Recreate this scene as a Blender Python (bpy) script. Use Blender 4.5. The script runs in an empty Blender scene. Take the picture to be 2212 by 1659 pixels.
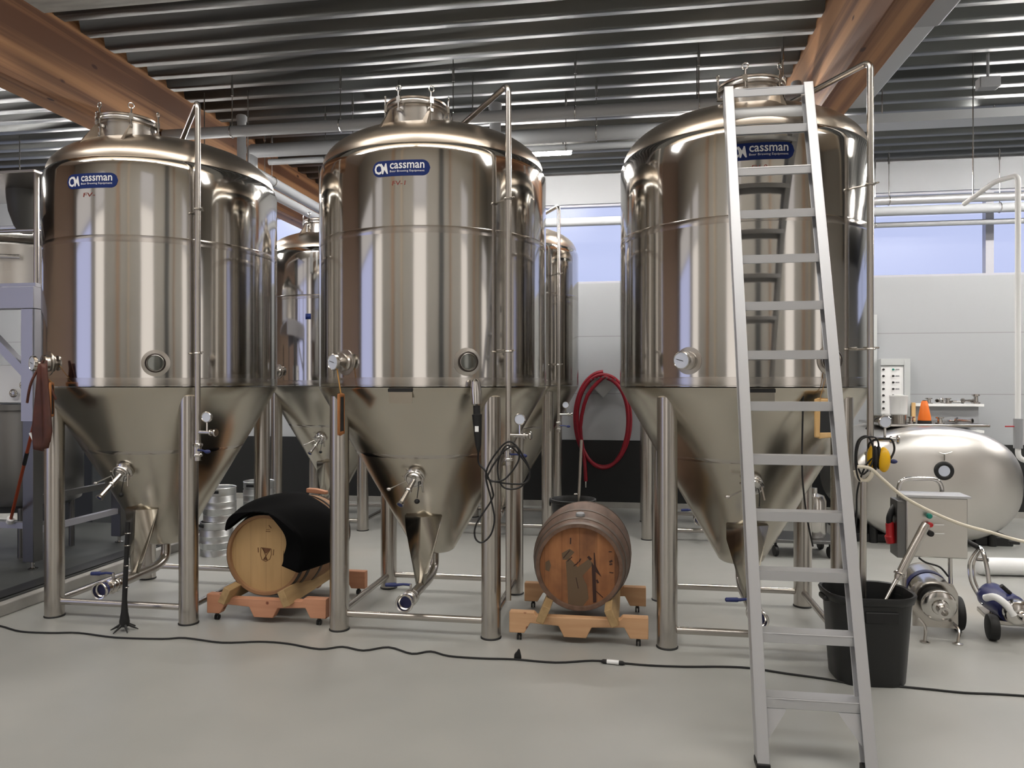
import bpy, bmesh, math, random
from mathutils import Vector, Matrix
random.seed(7)
C = bpy.context.scene.collection
PI = math.pi
FPX, CAMZ, YAW = 1610.0, 1.6, math.radians(9.0)
cy_, sy_ = math.cos(YAW), math.sin(YAW)

def W(px, py, Z):
    """photo pixel + distance along the view axis -> world point (used to read positions off the photo)"""
    xc = (px - 1106) / FPX * Z
    return Vector((xc * cy_ - Z * sy_, xc * sy_ + Z * cy_, CAMZ - (py - 829.5) / FPX * Z))
def F(px, py, z=0.0):
    Z = FPX * (CAMZ - z) / (py - 829.5)
    p = W(px, py, Z); p.z = z
    return p
def Y(px, py, yw):
    t = (px - 1106) / FPX
    return W(px, py, yw / (t * sy_ + cy_))

def lin(c):
    f = lambda v: v / 12.92 if v <= 0.04045 else ((v + 0.055) / 1.055) ** 2.4
    return tuple(f(v / 255.0) for v in c) + (1.0,)

# ------------------------------------------------------------------ materials
def mat(name, rgb, rough=0.5, metal=0.0, spec=0.5, aniso=0.0, emit=None, estr=0.0):
    m = bpy.data.materials.new(name); m.use_nodes = True
    b = m.node_tree.nodes['Principled BSDF']
    b.inputs['Base Color'].default_value = lin(rgb)
    b.inputs['Roughness'].default_value = rough
    b.inputs['Metallic'].default_value = metal
    b.inputs['Specular IOR Level'].default_value = spec
    if emit:
        b.inputs['Emission Color'].default_value = lin(emit)
        b.inputs['Emission Strength'].default_value = estr
    return m
def nodes(m):
    nt = m.node_tree
    return nt, nt.nodes['Principled BSDF']
def N(nt, t, **k):
    n = nt.nodes.new(t)
    for a, v in k.items():
        if a.startswith('i_'):
            n.inputs[a[2:].replace('_', ' ')].default_value = v
        else:
            setattr(n, a, v)
    return n
def noise_mix(m, c1, c2, scale=5.0, vec_scale=(1, 1, 1), detail=4, lo=0.35, hi=0.65, bump=0.0, rough=None, coord='Object'):
    nt, b = nodes(m)
    tc = N(nt, 'ShaderNodeTexCoord'); mp = N(nt, 'ShaderNodeMapping')
    mp.inputs['Scale'].default_value = vec_scale
    no = N(nt, 'ShaderNodeTexNoise'); no.inputs['Scale'].default_value = scale; no.inputs['Detail'].default_value = detail
    cr = N(nt, 'ShaderNodeValToRGB')
    cr.color_ramp.elements[0].position = lo; cr.color_ramp.elements[1].position = hi
    cr.color_ramp.elements[0].color = lin(c1); cr.color_ramp.elements[1].color = lin(c2)
    nt.links.new(tc.outputs[coord], mp.inputs['Vector']); nt.links.new(mp.outputs['Vector'], no.inputs['Vector'])
    nt.links.new(no.outputs['Fac'], cr.inputs['Fac']); nt.links.new(cr.outputs['Color'], b.inputs['Base Color'])
    if bump:
        bp = N(nt, 'ShaderNodeBump'); bp.inputs['Strength'].default_value = bump; bp.inputs['Distance'].default_value = 0.01
        nt.links.new(no.outputs['Fac'], bp.inputs['Height']); nt.links.new(bp.outputs['Normal'], b.inputs['Normal'])
    return m
def steel(name, rgb=(200, 193, 184), rough=0.2, aniso=0.0, wave=0.0, wscale=(1, 1, 1), rot=0.0, grain=0.0):
    m = mat(name, rgb, rough, 1.0)
    nt, b = nodes(m)
    if aniso:
        b.inputs['Anisotropic'].default_value = aniso
        b.inputs['Anisotropic Rotation'].default_value = rot
        tg = N(nt, 'ShaderNodeTangent', direction_type='RADIAL', axis='Z')
        nt.links.new(tg.outputs['Tangent'], b.inputs['Tangent'])
    if wave or grain:
        tc = N(nt, 'ShaderNodeTexCoord'); mp = N(nt, 'ShaderNodeMapping'); mp.inputs['Scale'].default_value = wscale
        no = N(nt, 'ShaderNodeTexNoise'); no.inputs['Scale'].default_value = 2.2; no.inputs['Detail'].default_value = 1.0
        bp = N(nt, 'ShaderNodeBump'); bp.inputs['Strength'].default_value = wave; bp.inputs['Distance'].default_value = 0.02
        nt.links.new(tc.outputs['Object'], mp.inputs['Vector']); nt.links.new(mp.outputs['Vector'], no.inputs['Vector'])
        nt.links.new(no.outputs['Fac'], bp.inputs['Height']); nt.links.new(bp.outputs['Normal'], b.inputs['Normal'])
    return m

M = {}
M['shell'] = steel('polished_steel', (197, 194, 189), 0.088, aniso=0.5, wave=0.09, wscale=(1.3, 1.3, 0.35))
M['cone'] = steel('cone_steel', (192, 186, 174), 0.24, aniso=0.4, wave=0.04)
M['dome'] = steel('dome_steel', (200, 188, 174), 0.3, wave=0.03)
M['band'] = steel('weld_band_steel', (186, 181, 175), 0.12, aniso=0.5, wave=0.12, wscale=(2.5, 2.5, 2.5))
M['bandsoft'] = steel('soft_band_steel', (190, 186, 180), 0.17)
M['steel'] = steel('brushed_steel', (192, 187, 181), 0.27)
M['chrome'] = steel('fitting_steel', (205, 202, 198), 0.16)
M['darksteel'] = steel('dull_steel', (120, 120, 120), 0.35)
M['galv'] = steel('galvanised_deck', (94, 96, 96), 0.48)
M['alu'] = mat('aluminium', (194, 195, 198), 0.42, 0.65)
M['kegalu'] = steel('keg_aluminium', (205, 207, 208), 0.4, wave=0.15)
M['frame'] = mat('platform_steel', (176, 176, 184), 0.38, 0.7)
M['black'] = mat('black_plastic', (24, 25, 26), 0.45)
M['rubber'] = mat('black_rubber', (16, 16, 17), 0.6)
M['cloth'] = mat('black_cloth', (6, 6, 7), 0.95, spec=0.1)
M['cord'] = mat('black_cord', (18, 18, 20), 0.55)
M['blue'] = mat('blue_sticker', (13, 36, 94), 0.5, spec=0.25)
M['bluecap'] = mat('blue_plastic', (30, 42, 96), 0.4)
M['navy'] = mat('navy_paint', (34, 40, 92), 0.35)
M['white'] = mat('white_plastic', (238, 239, 239), 0.4)
M['lettering'] = mat('white_lettering', (226, 226, 226), 0.4)
M['redpen'] = mat('red_pen', (128, 48, 38), 0.6)
M['red'] = mat('red_plastic', (178, 28, 34), 0.4)
M['redhose'] = mat('red_hose', (140, 16, 36), 0.38)
M['yellow'] = mat('yellow_plastic', (228, 176, 16), 0.35)
M['orange'] = mat('orange_plastic', (232, 116, 30), 0.4)
M['green'] = mat('green_button', (20, 132, 116), 0.3)
M['cream'] = mat('cream_hose', (222, 214, 196), 0.45)
M['grey'] = mat('grey_plastic', (150, 152, 155), 0.5)
M['duct'] = mat('duct_grey', (176, 180, 184), 0.45)
M['pipe'] = mat('pipe_grey', (160, 163, 166), 0.42)
M['cabinet'] = mat('cabinet_grey', (186, 190, 190), 0.45)
M['darkcab'] = mat('dark_cabinet', (62, 66, 70), 0.5)
M['hood'] = mat('hood_grey', (70, 70, 68), 0.5)
M['dial'] = mat('dial_face', (196, 202, 216), 0.3)
M['glass'] = mat('clear_glass', (112, 114, 110), 0.12, 0.85)
M['milk'] = steel('satin_steel', (214, 211, 206), 0.34, wave=0.03)
M['board'] = mat('chalkboard', (34, 36, 38), 0.7)
M['leather'] = noise_mix(mat('brown_leather', (96, 48, 32), 0.55), (62, 30, 22), (88, 46, 34), 6)
M['pole'] = mat('orange_brown_pole', (150, 62, 32), 0.5)
M['string'] = mat('orange_string', (176, 128, 62), 0.8)
M['lamp'] = mat('lamp_glow', (255, 255, 255), 0.5, emit=(255, 250, 244), estr=150.0)

def wood(name, c1, c2, stretch=(6, 0.6, 6), scale=3.0, rough=0.6, knots=None, lo=0.3, hi=0.7):
    m = mat(name, c1, rough, spec=0.3)
    noise_mix(m, c1, c2, scale, stretch, 5, lo, hi, bump=0.05)
    if knots:
        nt, b = nodes(m)
        old = b.inputs['Base Color'].links[0].from_socket
        tc = N(nt, 'ShaderNodeTexCoord'); mp = N(nt, 'ShaderNodeMapping'); mp.inputs['Scale'].default_value = knots[0]
        vo = N(nt, 'ShaderNodeTexVoronoi'); vo.inputs['Scale'].default_value = knots[1]
        cr = N(nt, 'ShaderNodeValToRGB'); cr.color_ramp.elements[0].position = knots[2]; cr.color_ramp.elements[1].position = knots[2] + 0.05
        cr.color_ramp.elements[0].color = (1, 1, 1, 1); cr.color_ramp.elements[1].color = (0, 0, 0, 1)
        mx = N(nt, 'ShaderNodeMix', data_type='RGBA'); mx.inputs[7].default_value = lin(knots[3])
        nt.links.new(tc.outputs['Object'], mp.inputs['Vector']); nt.links.new(mp.outputs['Vector'], vo.inputs['Vector'])
        nt.links.new(vo.outputs['Distance'], cr.inputs['Fac']); nt.links.new(cr.outputs['Color'], mx.inputs[0])
        nt.links.new(old, mx.inputs[6]); nt.links.new(mx.outputs[2], b.inputs['Base Color'])
    return m
M['glulam'] = wood('glulam_timber', (94, 62, 42), (158, 116, 80), (9, 0.12, 9), 1.0, 0.6, ((3, 1.4, 3), 2.0, 0.07, (60, 34, 22)), .42, .58)
M['pine'] = wood('pine_board', (190, 148, 110), (206, 166, 128), (0.8, 8, 8), 3, 0.6, ((5, 5, 5), 1.3, 0.06, (120, 66, 44)))
M['pinered'] = wood('reddish_pine_board', (178, 126, 98), (196, 144, 114), (0.8, 8, 8), 3, 0.6, ((5, 5, 5), 1.3, 0.06, (110, 58, 44)))
M['rail_wood'] = wood('weathered_rail', (150, 124, 88), (176, 148, 106), (8, 0.8, 8), 3)
M['framewood'] = wood('light_frame_wood', (208, 168, 112), (222, 186, 134), (6, 6, 1), 3)
M['brownframe'] = wood('brown_frame_wood', (150, 96, 56), (170, 114, 70), (6, 6, 1), 3)

def barrel_wood(name, c1, c2, c3=None, sx=7, gap=(50, 30, 20)):
    """vertical head boards / staves: colour per board plus soft noise"""
    m = mat(name, c1, 0.6, spec=0.3); nt, b = nodes(m)
    tc = N(nt, 'ShaderNodeTexCoord'); mp = N(nt, 'ShaderNodeMapping'); mp.inputs['Scale'].default_value = (9, 9, 1.3)
    no = N(nt, 'ShaderNodeTexNoise'); no.inputs['Scale'].default_value = 1.6; no.inputs['Detail'].default_value = 6
    cr = N(nt, 'ShaderNodeValToRGB'); cr.color_ramp.elements[0].position = 0.3; cr.color_ramp.elements[1].position = 0.7
    cr.color_ramp.elements[0].color = lin(c1); cr.color_ramp.elements[1].color = lin(c2)
    nt.links.new(tc.outputs['Object'], mp.inputs['Vector']); nt.links.new(mp.outputs['Vector'], no.inputs['Vector'])
    nt.links.new(no.outputs['Fac'], cr.inputs['Fac'])
    out = cr.outputs['Color']
    sp = N(nt, 'ShaderNodeSeparateXYZ'); nt.links.new(tc.outputs['Object'], sp.inputs[0])
    mu = N(nt, 'ShaderNodeMath', operation='MULTIPLY'); mu.inputs[1].default_value = sx; nt.links.new(sp.outputs['X'], mu.inputs[0])
    fl = N(nt, 'ShaderNodeMath', operation='FLOOR'); nt.links.new(mu.outputs[0], fl.inputs[0])
    wn = N(nt, 'ShaderNodeTexWhiteNoise', noise_dimensions='1D'); nt.links.new(fl.outputs[0], wn.inputs['W'])
    if c3:
        n2 = N(nt, 'ShaderNodeTexNoise'); n2.inputs['Scale'].default_value = 6; n2.inputs['Detail'].default_value = 3
        nt.links.new(tc.outputs['Object'], n2.inputs['Vector'])
        ad = N(nt, 'ShaderNodeMath', operation='ADD'); nt.links.new(n2.outputs['Fac'], ad.inputs[0])
        m3 = N(nt, 'ShaderNodeMath', operation='MULTIPLY'); m3.inputs[1].default_value = 0.35; nt.links.new(wn.outputs['Value'], m3.inputs[0])
        nt.links.new(m3.outputs[0], ad.inputs[1])
        mr = N(nt, 'ShaderNodeMapRange'); mr.inputs['From Min'].default_value = 0.5; mr.inputs['From Max'].default_value = 0.95
        nt.links.new(ad.outputs[0], mr.inputs['Value'])
        mx = N(nt, 'ShaderNodeMix', data_type='RGBA'); mx.inputs[7].default_value = lin(c3)
        nt.links.new(mr.outputs[0], mx.inputs[0]); nt.links.new(out, mx.inputs[6]); out = mx.outputs[2]
    fr = N(nt, 'ShaderNodeMath', operation='FRACT'); nt.links.new(mu.outputs[0], fr.inputs[0])
    gt = N(nt, 'ShaderNodeMath', operation='LESS_THAN'); gt.inputs[1].default_value = 0.025; nt.links.new(fr.outputs[0], gt.inputs[0])
    mg = N(nt, 'ShaderNodeMath', operation='MULTIPLY'); mg.inputs[1].default_value = 0.45; nt.links.new(gt.outputs[0], mg.inputs[0])
    mx2 = N(nt, 'ShaderNodeMix', data_type='RGBA'); mx2.inputs[7].default_value = lin(gap)
    nt.links.new(mg.outputs[0], mx2.inputs[0]); nt.links.new(out, mx2.inputs[6]); nt.links.new(mx2.outputs[2], b.inputs['Base Color'])
    return m
M['head_new'] = barrel_wood('new_oak_head', (166, 136, 94), (182, 150, 106), None, 9, (118, 88, 58))
M['stave_new'] = wood('new_oak_staves', (130, 98, 70), (156, 120, 88), (1, 0.5, 1), 6)
M['head_old'] = barrel_wood('stained_oak_head', (132, 86, 56), (170, 118, 78), (100, 70, 52), 9)
M['stave_old'] = wood('aged_oak_staves', (92, 72, 60), (122, 98, 84), (4, 0.6, 4), 4)
M['hoop_dark'] = mat('dark_hoop', (58, 52, 48), 0.45, 0.7)
M['hoop_old'] = mat('aged_hoop', (104, 90, 80), 0.5, 0.4)
M['burn'] = mat('burnt_mark', (96, 62, 34), 0.7)
M['stain_dark'] = mat('dark_stain', (52, 28, 22), 0.6)
M['stain_grey'] = mat('grey_faded_stain', (100, 82, 62), 0.7)

# floor: pale grey-green epoxy with slight stains
mf = mat('epoxy_floor', (178, 180, 172), 0.34, spec=0.45)
noise_mix(mf, (152, 153, 149), (163, 163, 159), 0.9, (1, 1, 1), 3, 0.35, 0.65)
nt, b = nodes(mf)
old = b.inputs['Base Color'].links[0].from_socket
tc = N(nt, 'ShaderNodeTexCoord'); no = N(nt, 'ShaderNodeTexNoise'); no.inputs['Scale'].default_value = 0.55; no.inputs['Detail'].default_value = 4
nt.links.new(tc.outputs['Object'], no.inputs['Vector'])
mr = N(nt, 'ShaderNodeMapRange'); mr.inputs['From Min'].default_value = 0.58; mr.inputs['From Max'].default_value = 0.78; mr.inputs['To Max'].default_value = 0.5
nt.links.new(no.outputs['Fac'], mr.inputs['Value'])
mx = N(nt, 'ShaderNodeMix', data_type='RGBA'); mx.inputs[7].default_value = lin((170, 156, 138))
nt.links.new(mr.outputs[0], mx.inputs[0]); nt.links.new(old, mx.inputs[6]); nt.links.new(mx.outputs[2], b.inputs['Base Color'])
n3 = N(nt, 'ShaderNodeTexNoise'); n3.inputs['Scale'].default_value = 2.2; nt.links.new(tc.outputs['Object'], n3.inputs['Vector'])
m4 = N(nt, 'ShaderNodeMapRange'); m4.inputs['To Min'].default_value = 0.26; m4.inputs['To Max'].default_value = 0.44
nt.links.new(n3.outputs['Fac'], m4.inputs['Value']); nt.links.new(m4.outputs[0], b.inputs['Roughness'])
M['floor'] = mf
M['plinth'] = noise_mix(mat('dark_screed', (96, 98, 98), 0.4), (58, 60, 60), (72, 74, 73), 1.5)
M['kerb'] = noise_mix(mat('kerb_concrete', (150, 148, 144), 0.6), (140, 138, 134), (160, 158, 153), 4)
# wall panels with thin horizontal joints
mw = mat('wall_panel', (166, 169, 172), 0.5, spec=0.3); nt, b = nodes(mw)
tc = N(nt, 'ShaderNodeTexCoord'); sp = N(nt, 'ShaderNodeSeparateXYZ'); nt.links.new(tc.outputs['Object'], sp.inputs[0])
ad = N(nt, 'ShaderNodeMath', operation='ADD'); ad.inputs[1].default_value = 0.02; nt.links.new(sp.outputs['Z'], ad.inputs[0])
dv = N(nt, 'ShaderNodeMath', operation='DIVIDE'); dv.inputs[1].default_value = 0.745; nt.links.new(ad.outputs[0], dv.inputs[0])
fr = N(nt, 'ShaderNodeMath', operation='FRACT'); nt.links.new(dv.outputs[0], fr.inputs[0])
lt = N(nt, 'ShaderNodeMath', operation='LESS_THAN'); lt.inputs[1].default_value = 0.014; nt.links.new(fr.outputs[0], lt.inputs[0])
mx = N(nt, 'ShaderNodeMix', data_type='RGBA'); mx.inputs[6].default_value = lin((166, 169, 172)); mx.inputs[7].default_value = lin((144, 145, 146))
nt.links.new(lt.outputs[0], mx.inputs[0]); nt.links.new(mx.outputs[2], b.inputs['Base Color'])
M['wall'] = mw
M['dado'] = mat('black_dado', (20, 22, 23), 0.55)
M['hallwall'] = mat('hall_wall', (168, 167, 164), 0.6)
M['hallceil'] = mat('hall_ceiling', (206, 190, 170), 0.7)
M['brownwall'] = mat('brown_wall', (168, 144, 124), 0.6)
M['lintel'] = noise_mix(mat('lintel_concrete', (150, 152, 150), 0.7), (140, 142, 140), (165, 166, 164), 3, (1, 6, 6))
def emis(name, rgb, s):
    m = bpy.data.materials.new(name); m.use_nodes = True; nt = m.node_tree; nt.nodes.clear()
    e = nt.nodes.new('ShaderNodeEmission'); e.inputs[0].default_value = lin(rgb); e.inputs[1].default_value = s
    o = nt.nodes.new('ShaderNodeOutputMaterial'); nt.links.new(e.outputs[0], o.inputs[0]); return m
M['pane_warm'] = emis('daylight_pane', (255, 247, 240), 1.2)
M['pane_dim'] = emis('frosted_daylight_pane', (246, 240, 238), .75)
M['pane_blue'] = emis('sky_pane', (206, 212, 255), 1.15)
M['fill_light_panel'] = emis('fill_light_glow', (255, 254, 251), 7.6)
mg = bpy.data.materials.new('window_glass'); mg.use_nodes = True; nt = mg.node_tree; nt.nodes.clear()
t = nt.nodes.new('ShaderNodeBsdfTransparent'); g = nt.nodes.new('ShaderNodeBsdfGlossy'); g.inputs['Roughness'].default_value = 0.3
mxs = nt.nodes.new('ShaderNodeMixShader'); mxs.inputs[0].default_value = 0.015; o = nt.nodes.new('ShaderNodeOutputMaterial')
nt.links.new(t.outputs[0], mxs.inputs[1]); nt.links.new(g.outputs[0], mxs.inputs[2]); nt.links.new(mxs.outputs[0], o.inputs[0])
M['winglass'] = mg
M['winframe'] = mat('window_frame_grey', (176, 178, 186), 0.5)

# ------------------------------------------------------------------ mesh builder
def frame_of(d):
    d = Vector(d).normalized()
    up = Vector((0, 0, 1)) if abs(d.z) < 0.95 else Vector((0, 1, 0))
    a = up.cross(d).normalized(); b_ = d.cross(a).normalized()
    return a, b_, d
class MB:
    def __init__(s): s.v = []; s.f = []
    def add(s, vs, fs):
        o = len(s.v); s.v += [Vector(p) for p in vs]; s.f += [[i + o for i in f] for f in fs]; return s
    def box(s, c, size, R=None):
        x, y, z = [q / 2 for q in size]; c = Vector(c)
        vs = [Vector((a * x, b * y, d * z)) for a in (-1, 1) for b in (-1, 1) for d in (-1, 1)]
        if R is not None: vs = [R @ p for p in vs]
        return s.add([c + p for p in vs], [(0, 1, 3, 2), (4, 6, 7, 5), (0, 4, 5, 1), (2, 3, 7, 6), (0, 2, 6, 4), (1, 5, 7, 3)])
    def bx(s, a, b):
        a = Vector(a); b = Vector(b); return s.box((a + b) / 2, [abs(q) for q in (b - a)])
    def bar(s, p0, p1, w, h, up=(0, 0, 1)):
        p0 = Vector(p0); p1 = Vector(p1); d = (p1 - p0).normalized(); u = Vector(up)
        a = u.cross(d).normalized(); u = d.cross(a).normalized()
        R = Matrix((a, u, d)).transposed()
        return s.box((p0 + p1) / 2, (w, h, (p1 - p0).length), R)
    def tube(s, pts, r, seg=14, closed=False, caps=True):
        pts = [Vector(p) for p in pts]; n = len(pts)
        rs = r if isinstance(r, (list, tuple)) else [r] * n
        vs = []; fs = []; pa = None
        for i, p in enumerate(pts):
            if closed: d = pts[(i + 1) % n] - pts[i - 1]
            else: d = pts[min(i + 1, n - 1)] - pts[max(i - 1, 0)]
            d = d.normalized() if d.length > 1e-9 else Vector((0, 0, 1))
            if pa is None: a, b_, _ = frame_of(d)
            else:
                a = pa - d * pa.dot(d)
                a = a.normalized() if a.length > 1e-6 else frame_of(d)[0]
                b_ = d.cross(a)
            pa = a
            for k in range(seg):
                t_ = 2 * PI * k / seg
                vs.append(p + (a * math.cos(t_) + b_ * math.sin(t_)) * rs[i])
        m = n if closed else n - 1
        for i in range(m):
            for k in range(seg):
                j = (i + 1) % n; k2 = (k + 1) % seg
                fs.append((i * seg + k, i * seg + k2, j * seg + k2, j * seg + k))
        if caps and not closed:
            fs.append(tuple(range(seg - 1, -1, -1))); fs.append(tuple((n - 1) * seg + k for k in range(seg)))
        return s.add(vs, fs)
    def cyl(s, p0, p1, r, seg=20): return s.tube([p0, p1], r, seg)
    def lathe(s, prof, o=(0, 0, 0), axis=(0, 0, 1), seg=32, a0=0, a1=2 * PI):
        """profile of (radius, height along axis)"""
        o = Vector(o); d = Vector(axis).normalized()
        if abs(d.z) > 0.999: a, b_ = Vector((1, 0, 0)), Vector((0, 1, 0)) * (1 if d.z > 0 else -1)
        else: a, b_, _ = frame_of(d)
        full = abs(a1 - a0 - 2 * PI) < 1e-6; m = seg if full else seg + 1
        vs = []; fs = []
        for r, h in prof:
            for k in range(m):
                t_ = a0 + (a1 - a0) * k / seg
                vs.append(o + d * h + (a * math.cos(t_) + b_ * math.sin(t_)) * max(r, 1e-5))
        for i in range(len(prof) - 1):
            for k in range(seg):
                k2 = (k + 1) % m
                fs.append((i * m + k, i * m + k2, (i + 1) * m + k2, (i + 1) * m + k))
        return s.add(vs, fs)
    def sphere(s, c, r, sc=(1, 1, 1), seg=18, rings=10):
        c = Vector(c); vs = []; fs = []
        for i in range(rings + 1):
            p = PI * i / rings
            for k in range(seg):
                t_ = 2 * PI * k / seg
                vs.append(c + Vector((math.sin(p) * math.cos(t_) * sc[0], math.sin(p) * math.sin(t_) * sc[1], math.cos(p) * sc[2])) * r)
        for i in range(rings):
            for k in range(seg):
                fs.append((i * seg + k, (i + 1) * seg + k, (i + 1) * seg + (k + 1) % seg, i * seg + (k + 1) % seg))
        return s.add(vs, fs)
    def ring(s, c, R, r, axis=(0, 0, 1), seg=28, sec=10, sx=1.0, sy=1.0, a0=0, a1=2 * PI):
        a, b_, d = frame_of(axis); c = Vector(c); full = abs(a1 - a0 - 2 * PI) < 1e-6
        n = seg if full else seg + 1
        pts = [c + a * math.cos(a0 + (a1 - a0) * k / seg) * R * sx + b_ * math.sin(a0 + (a1 - a0) * k / seg) * R * sy for k in range(n)]
        return s.tube(pts, r, sec, closed=full)
    def prism(s, poly, o, u, v, n, th):
        """2-D outline (u,v) at o, thickness th along n"""
        o, u, v, n = Vector(o), Vector(u), Vector(v), Vector(n); k = len(poly)
        vs = [o + u * x + v * y for x, y in poly] + [o + u * x + v * y + n * th for x, y in poly]
        fs = [tuple(range(k - 1, -1, -1)), tuple(range(k, 2 * k))] + [(i, (i + 1) % k, (i + 1) % k + k, i + k) for i in range(k)]
        return s.add(vs, fs)
    def grid(s, fn, nu, nv):
        vs = [fn(i / (nu - 1), j / (nv - 1)) for i in range(nu) for j in range(nv)]
        return s.add(vs, [(i * nv + j, i * nv + j + 1, (i + 1) * nv + j + 1, (i + 1) * nv + j) for i in range(nu - 1) for j in range(nv - 1)])
    def build(s, name, m, parent=None, bevel=0, sharp=38, solid=0, world=False, shift=None, bseg=2):
        sh = Vector(shift) if shift is not None else (-parent.location.copy() if (world and parent is not None) else Vector((0, 0, 0)))
        if world and parent is not None and parent.parent is not None:
            q = parent; tot = Vector((0, 0, 0))
            while q: tot += q.location; q = q.parent
            sh = -tot
        me = bpy.data.meshes.new(name); me.from_pydata([tuple(p + sh) for p in s.v], [], s.f)
        bm = bmesh.new(); bm.from_mesh(me)
        bmesh.ops.remove_doubles(bm, verts=bm.verts, dist=1e-5)
        bmesh.ops.recalc_face_normals(bm, faces=bm.faces)
        for f in bm.faces: f.smooth = True
        bm.to_mesh(me); bm.free()
        me.set_sharp_from_angle(angle=math.radians(sharp))
        me.materials.append(M[m] if isinstance(m, str) else m)
        o = bpy.data.objects.new(name, me); C.objects.link(o)
        if parent is not None: o.parent = parent
        if solid:
            md = o.modifiers.new('Solidify', 'SOLIDIFY'); md.thickness = solid; md.offset = 0
        if bevel:
            md = o.modifiers.new('Bevel', 'BEVEL'); md.width = bevel; md.segments = bseg; md.limit_method = 'ANGLE'; md.angle_limit = math.radians(40)
        return o
def tag(o, label, cat, group=None, kind=None):
    o['label'] = label; o['category'] = cat
    if group: o['group'] = group
    if kind: o['kind'] = kind
    return o
def thing(name, label, cat, loc, rz=0, group=None):
    o = bpy.data.objects.new(name, None); C.objects.link(o); o.empty_display_size = 0.1
    o.location = loc; o.rotation_euler = (0, 0, rz)
    return tag(o, label, cat, group)
def struct(mb, name, m, label=None, parent=None, **k):
    o = mb.build(name, m, parent, **k)
    if parent is None:
        o['kind'] = 'structure'
        if label: o['label'] = label
    return o
def dup(root, loc, label, group=None, skip=()):
    r = root.copy(); C.objects.link(r); r.location = loc; r['label'] = label
    for ch in root.children:
        if ch.name.split('.')[0] in skip: continue
        c = ch.copy(); C.objects.link(c); c.parent = r
        for g_ in ch.children:
            d = g_.copy(); C.objects.link(d); d.parent = c
    return r
def smooth_path(pts, n=6):
    pts = [Vector(p) for p in pts]; out = []
    for i in range(len(pts) - 1):
        p0 = pts[max(i - 1, 0)]; p1 = pts[i]; p2 = pts[i + 1]; p3 = pts[min(i + 2, len(pts) - 1)]
        for k in range(n):
            t_ = k / n
            out.append(0.5 * ((2 * p1) + (p2 - p0) * t_ + (2 * p0 - 5 * p1 + 4 * p2 - p3) * t_ ** 2 + (3 * p1 - p0 - 3 * p2 + p3) * t_ ** 3))
    out.append(pts[-1]); return out
def fillet(pts, r, n=5):
    pts = [Vector(p) for p in pts]; out = [pts[0]]
    for i in range(1, len(pts) - 1):
        a = (pts[i - 1] - pts[i]); b_ = (pts[i + 1] - pts[i]); q = min(r, a.length * .45, b_.length * .45)
        s0 = pts[i] + a.normalized() * q; s1 = pts[i] + b_.normalized() * q
        for k in range(n + 1):
            t_ = k / n; out.append(s0 * (1 - t_) ** 2 + pts[i] * 2 * t_ * (1 - t_) + s1 * t_ ** 2)
    out.append(pts[-1]); return out
_tc = {}
def text_polys(body, size, shear=0.0, bold=0.0):
    cu = bpy.data.curves.new('lettering_curve', 'FONT'); cu.body = body; cu.size = size; cu.shear = shear
    cu.offset = bold; cu.align_x = 'LEFT'; cu.resolution_u = 2
    ob = bpy.data.objects.new('lettering_curve', cu); C.objects.link(ob)
    bpy.context.view_layer.update()
    dg = bpy.context.evaluated_depsgraph_get(); me = ob.evaluated_get(dg).to_mesh()
    vs = [(v.co.x, v.co.y) for v in me.vertices]; fs = [tuple(p.vertices) for p in me.polygons]
    ob.evaluated_get(dg).to_mesh_clear(); bpy.data.objects.remove(ob); bpy.data.curves.remove(cu)
    return vs, fs
def fit(vs, x0, x1, y0, y1):
    ax = min(v[0] for v in vs); bx_ = max(v[0] for v in vs); ay = min(v[1] for v in vs); by = max(v[1] for v in vs)
    return [(x0 + (v[0] - ax) / (bx_ - ax) * (x1 - x0), y0 + (v[1] - ay) / (by - ay) * (y1 - y0)) for v in vs]

# ------------------------------------------------------------------ the room
XL, XR, YF, YB, ZC = -14.0, 15.0, -2.1, 9.76, 4.32
struct(MB().bx((XL - .2, YF - .2, -0.2), (XR + .2, YB + .2, 0)), 'floor', 'floor', 'pale grey-green epoxy floor with faint stains')
# corrugated steel deck
YC, ZH = 4.08, 7.4
prof = []; y = YC; pitch = 0.272
while y < YB + .2:
    prof += [(y, ZC), (y + .10, ZC), (y + .135, ZC + .13), (y + .235, ZC + .13)]; y += pitch
vs = []; fs = []
for x in (XL - .2, XR + .2): vs += [(x, a, b_) for a, b_ in prof]
n = len(prof)
fs = [(i, i + 1, n + i + 1, n + i) for i in range(n - 1)]
struct(MB().add(vs, fs), 'ceiling', 'galv', 'dark corrugated steel roof deck', sharp=20, solid=0.006)
struct(MB().bx((XL - .2, YF - .2, ZH), (XR + .2, YC, ZH + .1)).bx((XL - .2, YC - .1, ZC - .02), (XR + .2, YC, ZH)), 'ceiling', 'hallceil', 'pale higher ceiling over the front of the hall')
SILL, HEAD = 2.91, 3.95
struct(MB().bx((XL, YB, .87), (XR, YB + .15, SILL)).bx((XL, YB, HEAD), (XR, YB + .15, ZC + .2)), 'wall_back', 'wall', 'white panelled back wall')
struct(MB().bx((XL, YB - .012, 0), (XR, YB + .15, .87)), 'baseboard_back', 'dado', 'black lower band of the back wall')
struct(MB().bx((XL, YB - .05, 0), (XR, YB - .012, .07)), 'trim_5', 'kerb', 'grey skirting along the back wall')
struct(MB().bx((XL - .2, YF, 0), (XL, YB + .15, ZH)), 'wall_left', 'brownwall')
struct(MB().bx((XR, YF, 0), (XR + .2, YB + .15, ZH)), 'wall_right', 'hallwall')
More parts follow.
